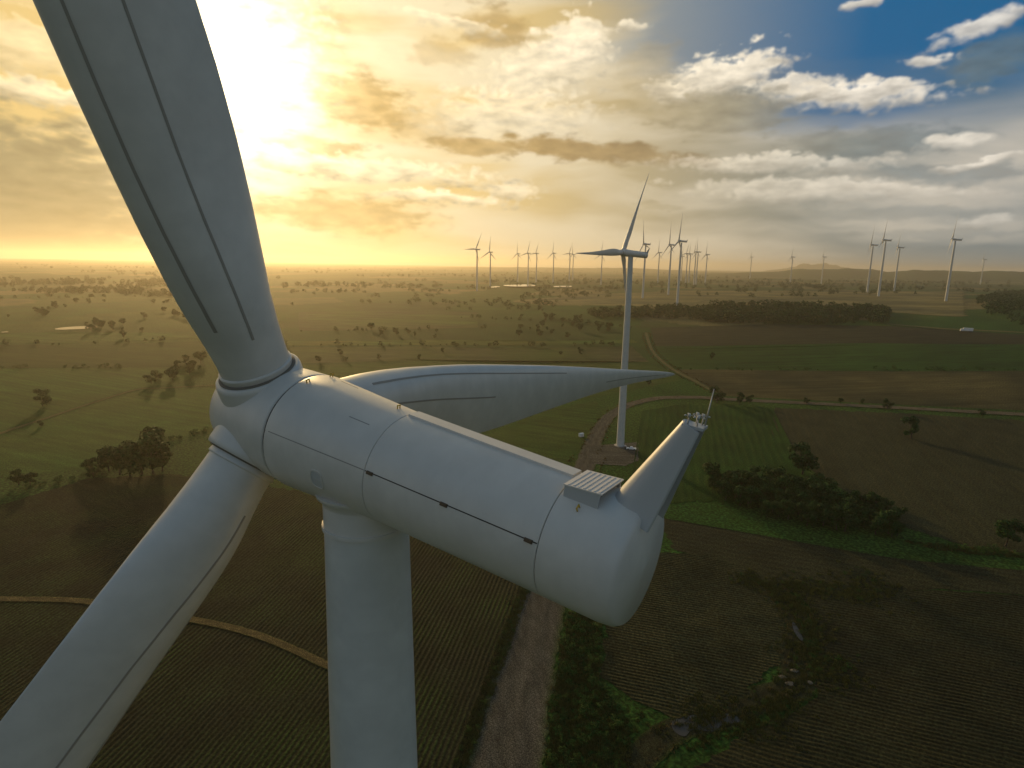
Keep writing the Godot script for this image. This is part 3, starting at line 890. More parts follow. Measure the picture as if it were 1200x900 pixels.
	hexa(st, [Vector3(-0.05, -0.02, -0.11), Vector3(0.05, -0.02, -0.11), Vector3(0.05, -0.02, 0.11), Vector3(-0.05, -0.02, 0.11), Vector3(-0.035, 0.05, -0.09), Vector3(0.035, 0.05, -0.09), Vector3(0.035, 0.05, 0.09), Vector3(-0.035, 0.05, 0.09)])
	meshes.latch = done(st)
	st = start()
	tube(st, Vector3(-0.05, -0.02, 0), Vector3(-0.05, 0.09, 0), 0.018, 0.018, 6)
	tube(st, Vector3(0.05, -0.02, 0), Vector3(0.05, 0.09, 0), 0.018, 0.018, 6)
	tube(st, Vector3(-0.06, 0.09, 0), Vector3(0.06, 0.09, 0), 0.02, 0.02, 6)
	meshes.eye = done(st)

func on_skin(s: float, phi: float, proud := 0.0) -> Transform3D:
	var up := Vector3(sin(deg_to_rad(phi)), cos(deg_to_rad(phi)), 0)
	var fwd := Vector3(0, 0, 1)
	return Transform3D(Basis(up.cross(fwd), up, fwd), nac_at(s, phi, proud))

# oval access hatch with a recessed frame
func hatch_mesh(rim: bool) -> ArrayMesh:
	var st := start(false)
	var n := 24
	for i in n:
		var p := []
		for j: int in [i, i + 1]:
			var t := TAU * j / n
			var e := Vector2(signf(sin(t)) * pow(absf(sin(t)), 0.6) * 0.3, signf(cos(t)) * pow(absf(cos(t)), 0.6) * 0.24)
			p.append(e)
		for k in 1:
			var f0 := 1.0 if rim else 0.86
			var f1 := 0.86 if rim else 0.0
			var y := 0.02 if rim else 0.006
			var pts := []
			for q in [[p[0], f0, 0.0], [p[1], f0, 0.0], [p[1], f1, 0.0], [p[0], f1, 0.0], [p[0], f0, y], [p[1], f0, y], [p[1], f1, y], [p[0], f1, y]]:
				var e: Vector2 = q[0] * q[1]
				var a := on_skin(2.2 + e.y, -104.0 + rad_to_deg(e.x / 1.67))
				pts.append(a.origin + a.basis.y * (q[2] - (0.03 if q[2] == 0.0 else 0.0)))
			if f1 == 0.0:
				tri(st, pts[4], pts[6], pts[5])
			else: hexa(st, pts)
	return done(st)

func make_turbine(at: Vector3, heading: float, psi: float, size: float, label: String, group: String, near: int) -> Node3D:
	var white: Material = mats.white
	var t := thing("wind_turbine", label, "wind turbine", at, group)
	t.rotation.y = deg_to_rad(-heading)
	t.scale = Vector3.ONE * size
	var tower := part("tower", meshes.tower, mats.tower, t)
	if near > 0:
		part("flange", meshes.flange, white, tower)
		part("foundation_ring", meshes.base_ring, mats.concrete, tower)
		part("door", meshes.door, mats.grey, tower)
		part("steps", meshes.steps, mats.grey, tower)
	var tilt := Transform3D(Basis(Vector3.RIGHT, deg_to_rad(5.9)), Vector3(0, 99.195, 0))
	var nac := part("nacelle", meshes.middle, white, t, tilt)
	part("front_cover", meshes.front, white, nac)
	part("tail_cover", meshes.tail, white, nac)
	part("joint_core", meshes.core, mats.joint, nac)
	part("air_outlet_hood", meshes.hood, mats.grey, nac)
	part("mast_fairing", meshes.fin, mats.grey, nac)
	var hub := part("hub", meshes.hub, white, t, tilt)
	var offs := [1.7, -0.6, 0.0]
	for k in 3:
		var a := deg_to_rad(psi + 120.0 * k + (offs[k] if near == 2 else 0.0))
		var tx := Vector3(-sin(a), cos(a), 0)
		var cone := deg_to_rad(2.0)
		var dy := Vector3(cos(a) * cos(cone), sin(a) * cos(cone), -sin(cone))
		var b := Basis(tx, dy, tx.cross(dy))
		var xf := Transform3D(b, Vector3(0, 0, HUB_Z))
		var bl := part("blade", meshes.blade, white, t, tilt * xf)
		if near > 0:
			part("blade_socket", meshes.socket, white, hub, xf)
			part("socket_seal", meshes.seal, mats.seal, hub, xf)
			part("root_ring", meshes.root_ring, white, bl)
			part("vortex_strip", meshes.strip_a, mats.strip, bl)
			part("vortex_strip", meshes.strip_b, mats.strip, bl)
			part("vortex_strip", meshes.strip_c, mats.strip, bl)
	if near > 0:
		part("roof_ridge", meshes.ridge, white, nac)
		part("hood_lid", meshes.lid, mats.lid, nac)
		part("sensor_bar", meshes.sensor_bar, mats.grey, nac)
		part("lightning_rod", meshes.rod, mats.grey, nac, Transform3D(Basis.IDENTITY, Vector3(0.08, 3.36, 11.58 - 2.275)))
	if near == 2:
		part("lid_ribs", meshes.ribs, mats.lid, nac)
		for q in [[-0.11, 11.3], [0.11, 11.4], [-0.1, 11.48], [0.1, 11.52]]:
			part("anemometer", meshes.anemometer, mats.grey, nac, Transform3D(Basis.IDENTITY.scaled(Vector3.ONE * 0.72), Vector3(q[0], 3.36, q[1] - 2.275)))
		for phi in [-75.4, 75.4]:
			part("panel_seam", strip_on(0.08, 3.88, phi, 0.012, 0.003), mats.joint_pale, nac)
			part("panel_seam", strip_on(3.92, 9.03, phi, 0.013, 0.005), mats.joint, nac)
		for s in [4.1, 6.5, 8.82]: part("latch", meshes.latch, mats.rust, nac, on_skin(s, -76.0))
		for q in [[0.32, -16.0], [0.25, 13.0], [3.4, 4.0], [9.6, -36.0]]: part("lifting_eye", meshes.eye, mats.yellow, nac, on_skin(q[0], q[1]))
		part("hatch_frame", hatch_mesh(true), white, nac)
		part("hatch_cover", hatch_mesh(false), mats.grey, nac)
		# shallow panel outline on the front cover
		part("panel_seam", strip_on(2.6, 3.35, -34.0, 0.012, 0.003), mats.joint_pale, nac)
		part("panel_seam", strip_on(0.75, 1.5, 12.0, 0.012, 0.003), mats.joint_pale, nac)
	return t

# ------------------------------------------------------------------ plants
func crown_mesh(seed_: int, wide: float, leaves: int, leaf: float, low: float, base: Vector3) -> ArrayMesh:
	var g := RandomNumberGenerator.new()
	g.seed = seed_
	var clumps := []
	var nc := 9 + g.randi() % 5
	for i in nc:
		var a := g.randf() * TAU
		var y := lerpf(low + 0.1, 0.86, g.randf())
		var reach := wide * 0.5 * sqrt(maxf(0.05, 1.0 - pow((y - 0.58) / 0.5, 2.0))) * sqrt(g.randf()) * 0.8
		clumps.append([Vector3(cos(a) * reach, y, sin(a) * reach), wide * g.randf_range(0.15, 0.26), g.randf_range(0.75, 1.25)])
	var st := start(false)
	for i in leaves:
		var c: Array = clumps[g.randi() % nc]
		var d := Vector3(g.randfn(), g.randfn(), g.randfn()).normalized()
		var p: Vector3 = c[0] + d * c[1] * pow(g.randf(), 0.4) * Vector3(1, 0.8, 1)
		if p.y < low: p.y = low + g.randf() * 0.1
		var n := (d + Vector3(g.randfn(), g.randfn() + 0.4, g.randfn()) * 0.6).normalized()
		var s := n.cross(Vector3(g.randfn(), g.randfn(), g.randfn())).normalized() * leaf * g.randf_range(0.6, 1.25)
		var t := n.cross(s) * g.randf_range(0.55, 0.9)
		var v: Vector3 = base * c[2] * g.randf_range(0.65, 1.4)
		v.x *= g.randf_range(0.85, 1.25)
		st.set_color(col(v))
		tri(st, p - s, p + t, p + s)
		tri(st, p - s, p + s, p - t * 0.8)
	return done(st)

func trunk_mesh(seed_: int, low: float, thick: float) -> ArrayMesh:
	var g := RandomNumberGenerator.new()
	g.seed = seed_
	var st := start()
	var p := Vector3(0, -0.03, 0)
	var lean := Vector3(g.randf_range(-0.06, 0.06), 0, g.randf_range(-0.06, 0.06))
	var top := Vector3(lean.x, low + 0.2, lean.z)
	var mid := Vector3(lean.x * 0.3, low * 0.6, lean.z * 0.5)
	tube(st, p, mid, thick, thick * 0.75, 7)
	tube(st, mid, top, thick * 0.75, thick * 0.4, 7)
	for k in 5:
		var a := TAU * k / 5.0 + g.randf()
		var e := Vector3(cos(a) * 0.2, low + g.randf_range(0.25, 0.45), sin(a) * 0.2) + lean
		tube(st, mid.lerp(top, g.randf_range(0.2, 0.95)), e, thick * 0.4, thick * 0.12, 5)
	return done(st)

func plant_meshes() -> void:
	var green := Vector3(0.022, 0.058, 0.013)
	for k in 4:
		meshes["crown%d" % k] = crown_mesh(100 + k, [0.8, 0.95, 0.62, 0.75][k], 1700, 0.036, [0.13, 0.1, 0.07, 0.15][k], green)
		meshes["trunk%d" % k] = trunk_mesh(200 + k, 0.2, 0.028)
	for k in 3:
		meshes["bush%d" % k] = crown_mesh(300 + k, [1.5, 1.2, 1.9][k], 520, 0.055, 0.02, [Vector3(0.034, 0.088, 0.018), Vector3(0.06, 0.105, 0.022), Vector3(0.028, 0.07, 0.018)][k])
		meshes["stem%d" % k] = trunk_mesh(400 + k, 0.1, 0.03)
	for k in 2: meshes["far%d" % k] = crown_mesh(500 + k, 0.95, 150, 0.08, 0.08, green)

func make_tree(called: String, x: float, z: float, h: float, kind: int, label: String, category: String, group := "") -> void:
	var t := thing(called, label, category, onto(x, z, -0.05), group)
	t.rotation.y = rng.randf() * TAU
	t.scale = Vector3(h, h, h) * Vector3(rng.randf_range(0.88, 1.15), 1.0, rng.randf_range(0.88, 1.15))
	part("crown", meshes["crown%d" % kind], mats.leaf, t)
	part("trunk", meshes["trunk%d" % kind], mats.bark, t)

func make_bush(called: String, x: float, z: float, h: float, label: String, group := "") -> void:
	var k := rng.randi() % 3
	var t := thing(called, label, "bush", onto(x, z, -0.05), group)
	t.rotation.y = rng.randf() * TAU
	t.scale = Vector3(h, h * rng.randf_range(0.8, 1.1), h)
	part("crown", meshes["bush%d" % k], mats.leaf, t)
	part("stem", meshes["stem%d" % k], mats.bark, t)

func scatter(poly: Array, n: int, apart: float, clump := 0.0, least := 0.0) -> PackedVector2Array:
	var p := v2(poly)
	var lo := p[0]
	var hi := p[0]
	for q in p:
		lo = lo.min(q); hi = hi.max(q)
	var o := PackedVector2Array()
	var tries := 0
	while o.size() < n and tries < n * 60:
		tries += 1
		var q := Vector2(rng.randf_range(lo.x, hi.x), rng.randf_range(lo.y, hi.y))
		if not Geometry2D.is_point_in_polygon(q, p): continue
		if clump > 0.0 and nA.get_noise_2d(q.x * clump + 300.0, q.y * clump) < least: continue
		var ok := true
		for e in o:
			if e.distance_squared_to(q) < apart * apart:
				ok = false
				break
		if ok: o.append(q)
	return o

# spots strewn along a line, denser towards its middle
func along(line: Array, apart: float, spread: float, n: int) -> PackedVector2Array:
	var l := smooth_line(line, 1.0)
	var o := PackedVector2Array()
	var tries := 0
	while o.size() < n and tries < n * 30:
		tries += 1
		var i := rng.randi() % l.size()
		var wide := spread * (0.6 + 1.2 * absf(nA.get_noise_2d(l[i].x * 0.05, l[i].y * 0.05)) * 2.0)
		var q := l[i] + Vector2(rng.randfn(), rng.randfn()) * wide
		var ok := true
		for e in o:
			if e.distance_squared_to(q) < apart * apart:
				ok = false
				break
		if ok: o.append(q)
	return o

func by_side(p: PackedVector2Array) -> Array:
	var o := Array(p)
	o.sort_custom(func(a: Vector2, b: Vector2) -> bool: return a.x / -a.y < b.x / -b.y)
	return o

func make_stuff(called: String, spots: PackedVector2Array, mesh: Mesh, m: Material, hlo: float, hhi: float, label: String, category: String) -> void:
	var mm := MultiMesh.new()
	mm.transform_format = MultiMesh.TRANSFORM_3D
	mm.mesh = mesh
	mm.instance_count = spots.size()
	for i in spots.size():
		var h := rng.randf_range(hlo, hhi)
		mm.set_instance_transform(i, Transform3D(Basis(Vector3.UP, rng.randf() * TAU).scaled(Vector3(h * rng.randf_range(0.9, 1.4), h, h * rng.randf_range(0.9, 1.4))), onto(spots[i].x, spots[i].y, -0.1)))
	var o := MultiMeshInstance3D.new()
	o.name = numbered(called)
	o.multimesh = mm
	o.material_override = m
	add_child(o)
	tag(o, label, category, "", "stuff")

func tuft_mesh(seed_: int, base: Vector3, n: int) -> ArrayMesh:
	var g := RandomNumberGenerator.new()
	g.seed = seed_
	var st := start(false)
	for i in n:
		var a := g.randf() * TAU
		var p := Vector3(g.randfn() * 0.4, 0, g.randfn() * 0.4)
		var w := Vector3(cos(a), 0, sin(a)) * 0.09
		st.set_color(col(base * g.randf_range(0.6, 1.5)))
		tri(st, p - w, p + Vector3(g.randfn() * 0.25, g.randf_range(0.5, 1.0), g.randfn() * 0.25), p + w)
	return done(st)

# ------------------------------------------------------------------ the place
func _ready() -> void:
	rng.seed = 20240611
	for q in [[nA, 7, FastNoiseLite.TYPE_SIMPLEX_SMOOTH, 1.0, 5], [nB, 19, FastNoiseLite.TYPE_SIMPLEX_SMOOTH, 1.0, 2], [nD, 43, FastNoiseLite.TYPE_SIMPLEX_SMOOTH, 1.0, 6]]:
		q[0].seed = q[1]; q[0].noise_type = q[2]; q[0].frequency = q[3]; q[0].fractal_octaves = q[4]
	nC.seed = 31
	nC.noise_type = FastNoiseLite.TYPE_CELLULAR
	nC.cellular_return_type = FastNoiseLite.RETURN_CELL_VALUE
	nC.frequency = 0.0075
	nC.fractal_type = FastNoiseLite.FRACTAL_NONE

	# camera
	var cam := Camera3D.new()
	cam.name = "camera"
	add_child(cam)
	cam.fov = 65.55
	cam.near = 0.2
	cam.far = 60000.0
	cam.transform = Transform3D(Basis(Vector3.RIGHT, deg_to_rad(-11.325)) * Basis(Vector3.BACK, deg_to_rad(1.045)), Vector3(0, CAM_H, 0))
	cam.current = true
	# sky, haze, exposure
	var env := Environment.new()
	env.background_mode = Environment.BG_SKY
	var sky := Sky.new()
	var pm := PanoramaSkyMaterial.new()
	pm.panorama = make_sky()
	sky.sky_material = pm
	env.sky = sky
	env.tonemap_mode = Environment.TONE_MAPPER_LINEAR
	env.tonemap_exposure = 1.0
	env.volumetric_fog_enabled = true
	env.volumetric_fog_density = FOG
	env.volumetric_fog_anisotropy = 0.62
	env.volumetric_fog_albedo = Color(1.0, 0.955, 0.86)
	env.sdfgi_enabled = true
	env.ssao_enabled = true
	env.ssil_enabled = true
	var we := WorldEnvironment.new()
	we.name = "world_environment"
	we.environment = env
	add_child(we)
	# sun
	var sun := DirectionalLight3D.new()
	sun.name = "sun"
	sun.light_energy = SUN_E
	sun.light_color = Color(1.0, 0.84, 0.57)
	sun.light_angular_distance = 3.0
	sun.shadow_enabled = true
	add_child(sun)
	sun.look_at_from_position(sun_d * 100.0, Vector3.ZERO)
	print("sky done ", Time.get_ticks_msec())

	# materials
	tex.soil = grain("soil", 512, 0.02, 6, 0.45, 1.0, 5)
	var grime := grain("grime", 512, 0.006, 6, 0.945, 1.0, 11)
	for q in [["white", 0.64, 0.615, 0.56, 0.38], ["tower", 0.60, 0.60, 0.56, 0.42]]:
		var m := paint(q[0], lin(q[1], q[2], q[3]), q[4])
		m.albedo_texture = grime
		m.uv1_triplanar = true
		m.uv1_scale = Vector3.ONE * 0.22
	paint("grey", lin(0.45, 0.46, 0.46), 0.45)
	paint("lid", lin(0.62, 0.60, 0.56), 0.5)
	paint("concrete", lin(0.33, 0.31, 0.28), 0.9)
	paint("joint", lin(0.035, 0.03, 0.025), 0.8)
	paint("seal", lin(0.16, 0.135, 0.10), 0.8)
	paint("joint_pale", lin(0.26, 0.25, 0.23), 0.7)
	paint("strip", lin(0.31, 0.28, 0.235), 0.7)
	paint("rust", lin(0.10, 0.065, 0.035), 0.7)
	paint("yellow", lin(0.55, 0.36, 0.04), 0.5)
	var leaf := paint("leaf", Color.WHITE, 0.7)
	leaf.vertex_color_use_as_albedo = true
	leaf.backlight = Color(0.25, 0.3, 0.12)
	leaf.metallic_specular = 0.2
	paint("bark", lin(0.05, 0.038, 0.026), 0.9)

	# ground, fields, roads
	make_ground()
	print("ground ", Time.get_ticks_msec())
	var f: Dictionary = FIELDS
	make_field(v2(f.near_left), ROWS.near_left, 0.33, 3.0, 0.06, 0.24, 1.32, shade_of(DARK * 0.75, SOIL * 0.6, OLIVE * 1.1, 0.8, 0.012, 3.0), "dark furrowed field below the nearest turbine")
	make_field(v2(f.golden), ROWS.golden, 0.3, 2.0, 0.06, 0.24, 1.2, shade_of(SOIL * 0.62, SOIL * 0.95, STRAW * 0.75, 0.85, 0.02, 8.0), "rounded field with golden stubble rows beside the gully")
	make_field(v2(f.low_right), ROWS.low_right, 0.34, 3.0, 0.05, 0.24, 1.36, shade_of(DARK * 0.75, SOIL * 0.7, STRAW * 0.42, 0.75, 0.012, 14.0), "dark ploughed field beyond the gully in the near right corner")
	make_field(v2(f.band), ROWS.band, 0.8, 4.0, 0.05, 0.12, 3.2, shade_of(SOIL * 0.7, DARK, SOIL * 1.3, 0.5, 0.015, 21.0), "dark brown field strip in front of the dense tree row")
	make_field(v2(f.brown_right), ROWS.brown_right, 1.0, 5.0, 0.05, 0.08, 4.0, shade_of(SOIL * 0.75, SOIL * 0.95, STRAW * 0.5, 0.4, 0.01, 27.0), "brown field with a lone dark tree, right of the green field")
	make_field(v2(f.green_mid), ROWS.green_mid, 1.0, 5.0, 0.06, 0.2, 4.0, shade_of(GRASS * 0.9, GRASS * 0.6, OLIVE * 1.1, 0.7, 0.02, 33.0), "green crop field behind the nacelle tail")
	make_field(v2(f.green_mid_left), 0.4, 2.0, 6.0, 0.04, 0.0, 0.0, shade_of(GRASS * 0.9, OLIVE * 0.9, OLIVE, 0.0, 0.02, 39.0), "rough green pasture left of the turbine access road")
	make_field(v2(f.strip_patchy), 0.05, 2.0, 8.0, 0.05, 0.0, 0.0, shade_of(SOIL * 0.8, STRAW * 0.6, SOIL, 0.0, 0.012, 44.0), "patchy brown field beyond the cross road")
	make_field(v2(f.strip_green), 0.05, 3.0, 8.0, 0.05, 0.0, 0.0, shade_of(GRASS * 1.0, GRASS * 0.6, GRASS, 0.0, 0.008, 51.0), "long green field strip behind the patchy brown field")
	make_field(v2(f.strip_dark), 0.05, 3.0, 10.0, 0.06, 0.0, 0.0, shade_of(DARK, SOIL * 0.8, SOIL, 0.0, 0.01, 58.0), "dark ploughed strip in front of the far grove")
	make_field(v2(f.straw), 0.2, 8.0, 16.0, 0.1, 0.0, 0.0, shade_of(STRAW * 1.35, SOIL * 1.4, STRAW, 0.0, 0.006, 63.0), "straw coloured rise around the farther turbines", 6.0)
	make_field(v2(f.left_lower), 0.3, 2.0, 6.0, 0.05, 0.0, 0.0, shade_of(OLIVE * 1.0, GRASS * 1.15, OLIVE, 0.0, 0.012, 70.0), "olive green meadow left of the hub")
	make_field(v2(f.left_upper), 0.3, 2.0, 8.0, 0.06, 0.0, 0.0, shade_of(GRASS * 1.25, OLIVE * 0.9, GRASS, 0.0, 0.01, 77.0), "green meadow with a round tree above the diagonal track")
	make_field(v2(f.left_dark), 0.1, 3.0, 10.0, 0.05, 0.0, 0.0, shade_of(GRASS * 0.55, OLIVE * 0.55, GRASS, 0.0, 0.012, 84.0), "dark green field below the left orchard")
	make_field(v2(f.left_green), 0.1, 3.0, 10.0, 0.06, 0.0, 0.0, shade_of(GRASS * 1.2, OLIVE * 0.9, GRASS, 0.0, 0.012, 90.0), "thin bright green strip by the left pond")
	make_field(v2(f.mid_yellow), 0.05, 3.0, 10.0, 0.08, 0.0, 0.0, shade_of(Vector3(0.13, 0.14, 0.025), GRASS * 1.3, GRASS, 0.0, 0.012, 96.0), "bright yellow green strip behind the far blade")
	make_field(v2(f.mid_brown), 0.05, 3.0, 10.0, 0.06, 0.0, 0.0, shade_of(SOIL * 1.2, OLIVE, SOIL, 0.0, 0.01, 101.0), "orange brown fallow field behind the far blade")
	make_field(v2(f.mid_green), 0.05, 3.0, 10.0, 0.05, 0.0, 0.0, shade_of(OLIVE * 0.9, GRASS, OLIVE, 0.0, 0.01, 107.0), "olive green meadow just above the far blade")
	make_field(v2(f.mid_far), 0.05, 4.0, 12.0, 0.07, 0.0, 0.0, shade_of(OLIVE * 1.2, SOIL * 1.1, OLIVE, 0.0, 0.008, 112.0), "hazy ochre field below the leftmost far turbines")
	print("fields ", Time.get_ticks_msec())
	var grit := Vector3(0.135, 0.128, 0.102)
	make_track("road", ROAD.slice(0, 9), 17.0, 7.5, 12.0, 0.13, grit, Vector3(0.195, 0.175, 0.13), "wide grey gravel access road running away below the nacelle", 2.5)
	make_track("road", ROAD.slice(8), 7.5, 6.5, 6.5, 0.2, Vector3(0.2, 0.17, 0.12), Vector3(0.3, 0.24, 0.16), "narrow dirt road crossing behind the nacelle tail")
	make_track("track", TRACKS.curve, 2.6, 2.6, 2.6, 0.42, Vector3(0.2, 0.15, 0.06), Vector3(0.26, 0.19, 0.08), "curved straw coloured track across the dark furrows", 1.5)
	make_track("track", TRACKS.left, 2.4, 2.2, 2.4, 0.10, SOIL * 1.4, STRAW, "diagonal track between the two left meadows")
	make_track("track", TRACKS.side, 3.5, 3.0, 3.2, 0.12, SOIL * 1.8, STRAW * 1.2, "winding pale path right of the second turbine")
	make_track("track", TRACKS.upper, 5.0, 5.0, 5.0, 0.14, SOIL * 1.8, STRAW * 1.1, "pale track on the straw coloured rise", 8.0)
	make_track("track", TRACKS.far, 7.0, 7.0, 7.0, 0.12, SOIL * 2.0, STRAW * 1.3, "reddish dirt road at the right edge", 5.0)
	var ol := make_track("gully", TRACKS.gully, 6.0, 7.0, 8.0, 0.09, DARK * 1.1, SOIL * 0.9, "muddy gully winding between the stubble fields", 1.5)
	# crane pad of the second turbine
	var pad := PackedVector2Array([Vector2(42, -312), Vector2(70, -318), Vector2(66, -292), Vector2(58, -284), Vector2(41, -286)])
	make_field(pad, 0.1, 1.0, 2.0, 0.14, 0.0, 0.0, shade_of(grit * 0.9, grit * 1.2, grit, 0.0, 0.05, 119.0), "grey gravel crane pad at the foot of the second turbine")
	make_water(v2(PONDS.left), 0.16, "bright pond in the left fields")
	make_water(v2(PONDS.left_small), 0.16, "tiny pond at the left edge")
	make_water(v2(PONDS.mid), 0.3, "shining pond below the row of far turbines")
	make_water(v2(PONDS.mid2), 0.3, "right end of the shining water below the far turbines")
	make_water(v2(PONDS.mid3), 0.3, "left end of the shining water below the far turbines")
	make_water(v2(PONDS.gully), 0.18, "dark muddy pool at the low end of the gully")
	make_water(v2(PONDS.stream), 0.18, "short stretch of stream in the gully")
	make_hills()

	# turbines
	turbine_meshes()
	make_turbine(Vector3(-4.232, 0, -16.563), -56.07, -8.68, 1.0, "huge white wind turbine filling the foreground, seen from behind its nacelle", "wind turbines of the farm", 2)
	for k in TB.size():
		var q: Array = TB[k]
		make_turbine(onto(q[0], q[1], -0.05), -56.0 + q[4], q[3], q[2], q[5], "wind turbines of the farm", 1 if k == 0 else 0)
	print("turbines ", Time.get_ticks_msec())
	plants()
	small_things()
	print("all ", Time.get_ticks_msec())

func make_hills() -> void:
	for q in HILLS:
		var v := PackedVector3Array()
		var c := PackedColorArray()
		var n := 160
		var m := 9
		for i in n + 1:
			var a := deg_to_rad(lerpf(q.a0, q.a1, float(i) / n))
			var f := float(i) / n
			var top: float = q.h * (0.62 + 0.5 * nA.get_noise_2d(f * q.freq + q.seed, 0.0)) * ss(0.0, q.s0, f) * (1.0 - ss(1.0 - q.s1, 1.0, f))
			if q.has("peak"): top = q.h * maxf(0.0, 1.0 - pow(absf(f - q.peak) / 0.5, 1.3)) * (0.92 + 0.3 * nA.get_noise_2d(f * q.freq + q.seed, 0.0))
			for j in m:
				var b := float(j) / (m - 1) * 2.0 - 1.0
				var r: float = q.d + b * q.w
				var x: float = r * sin(a)
				var z: float = -r * cos(a)
				var y := ground_y(x, z) - 4.0 + (top + 4.0) * cos(b * PI / 2.0) * (1.0 + 0.25 * nA.get_noise_2d(x * 0.003, z * 0.003) * (1.0 - absf(b)))
				v.append(Vector3(x, y, z))
				c.append(col(SCRUB.lerp(OLIVE, clampf(0.3 + nA.get_noise_2d(x * 0.004, z * 0.004), 0.0, 0.8))))
		structure("hill", array_mesh(v, c, grid_index(n + 1, m)), earth("hill", 60.0, 0.0, tex.soil), q.label)

func plants() -> void:
	plant_meshes()
	var lone := LONE
	for q in lone: make_tree("tree", q[0], q[1], q[2], q[3], q[4], "tree")
	for k in CLUMP.size():
		var q: Array = CLUMP[k]
		make_tree("tree", q[0], q[1], q[2], int(q[2]) % 4, "%s tree from the left in the clump left of the hub" % ORD[k], "tree", "trees of the clump left of the hub")
	var g := "trees of the dense row behind the nacelle tail"
	for p in scatter(AREAS.treeline, 84, 2.6): make_tree("tree", p.x, p.y, rng.randf_range(6.5, 11.5), rng.randi() % 4, "dark green tree in the dense row right of the nacelle tail", "tree", g)
	for p in scatter(AREAS.hedge_right, 22, 2.5): make_bush("bush", p.x, p.y, rng.randf_range(1.6, 3.0), "low bush in the hedge at the right edge of the brown field", "bushes of the hedge at the right edge")
	for p in scatter(AREAS.verge_right, 64, 2.2): make_bush("bush", p.x, p.y, rng.randf_range(1.3, 2.9), "leafy bush on the right verge of the wide gravel road", "bushes right of the wide gravel road")
	for p in scatter(AREAS.verge_left, 30, 1.7): make_bush("bush", p.x, p.y, rng.randf_range(0.8, 1.5), "low bush in the strip between furrows and gravel road", "bushes left of the wide gravel road")
	for p in along(GULLY_UPPER, 2.6, 2.2, 30): make_bush("bush", p.x, p.y, rng.randf_range(0.6, 1.5), "green bush in the side branch of the gully behind the stubble field", "bushes in the gully's side branch")
	for p in along(GULLY_MAIN, 2.2, 2.6, 34): make_bush("bush", p.x, p.y, rng.randf_range(0.6, 1.7), "green bush growing along the winding gully", "bushes along the gully")
	for p in along(GULLY_LOW, 2.6, 2.0, 14): make_bush("bush", p.x, p.y, rng.randf_range(0.6, 1.3), "small bush beside the muddy pool", "bushes by the muddy pool")
	var row := by_side(scatter(AREAS.row_left, 9, 9.0))
	for k in row.size(): make_tree("tree", row[k].x, row[k].y, rng.randf_range(6.0, 12.0), rng.randi() % 4, "%s tree from the left in the row beside the upright blade's root" % ORD[k], "tree", "trees left of the upright blade's root")
	for p in scatter(AREAS.orchard_left, 46, 8.0, 0.008, 0.08): make_tree("tree", p.x, p.y, rng.randf_range(4.5, 11.0), rng.randi() % 4, "hazy tree among the scattered trees around the left pond", "tree", "trees around the left pond")
	for p in scatter(AREAS.mid_scatter, 34, 8.0, 0.007, 0.12): make_tree("tree", p.x, p.y, rng.randf_range(4.5, 11.0), rng.randi() % 4, "tree standing in the golden fields above the far blade", "tree", "trees in the golden fields")
	row = by_side(scatter(AREAS.mid_scatter_near, 9, 10.0, 0.01, 0.1))
	for k in row.size(): make_tree("tree", row[k].x, row[k].y, rng.randf_range(4.0, 9.0), rng.randi() % 4, "%s small tree from the left in the fallow field above the far blade" % ORD[k], "tree", "trees just above the far blade")
	# woods and hedges that read as one mass
	for q in HEDGES:
		var spots := PackedVector2Array()
		var l := smooth_line(q[0], q[1])
		for p in l:
			if nA.get_noise_2d(p.x * 0.02 + 70.0, p.y * 0.02) > q[4]: spots.append(p + Vector2(rng.randfn(), rng.randfn()) * q[1] * 0.6)
		make_stuff("hedge", spots, meshes.bush0 if q[2] < 2.0 else meshes.far0, mats.leaf, q[2] * 0.5, q[3], q[5], "hedge")
	make_stuff("grove", scatter(AREAS.grove_far, 420, 5.0), meshes.far0, mats.leaf, 5.5, 15.5, "dark grove stretching across the far fields on the right", "grove")
	make_stuff("wood", scatter(AREAS.wood_right, 520, 6.0), meshes.far1, mats.leaf, 5.5, 15.0, "dark wood at the right edge below the horizon", "wood")
	make_stuff("orchard", scatter(AREAS.orchard_left_far, 600, 7.0, 0.004, 0.05), meshes.far0, mats.leaf, 5.0, 11.0, "hazy orchards far off on the left", "trees")
	make_stuff("far_trees", scatter(AREAS.mid_scatter_far, 330, 7.0, 0.004, 0.12), meshes.far1, mats.leaf, 5.0, 11.0, "tiny hazy trees strewn over the sunlit plain", "trees")
	make_stuff("far_trees", scatter(AREAS.far_plain_right, 300, 8.0, 0.004, 0.05), meshes.far0, mats.leaf, 7.0, 13.0, "tiny dark trees strewn over the plain on the right", "trees")
	make_stuff("far_trees", scatter(AREAS.strip_trees, 120, 5.0), meshes.far0, mats.leaf, 7.0, 12.0, "strip of far trees behind the second turbine", "trees")
	var wide := PackedVector2Array()
	for i in 3200:
		var a := deg_to_rad(rng.randf_range(-48.0, 48.0))
		var r := 1500.0 * pow(6.0, rng.randf())
		var q := Vector2(r * sin(a), -r * cos(a))
		if nA.get_noise_2d(q.x * 0.0016, q.y * 0.0016) > 0.12: wide.append(q)
	make_stuff("far_trees", wide, meshes.far1, mats.leaf, 8.0, 16.0, "countless tree dots fading into the haze towards the horizon", "trees")
	# rough growth along roads and in the gully
	var tuft := tuft_mesh(5, Vector3(0.075, 0.08, 0.022), 34)
	var dry := tuft_mesh(6, Vector3(0.15, 0.11, 0.04), 30)
	var green := PackedVector2Array()
	for a in [["verge_right", 900], ["verge_left", 380], ["hedge_right", 260]]: green.append_array(scatter(AREAS[a[0]], a[1], 0.35))
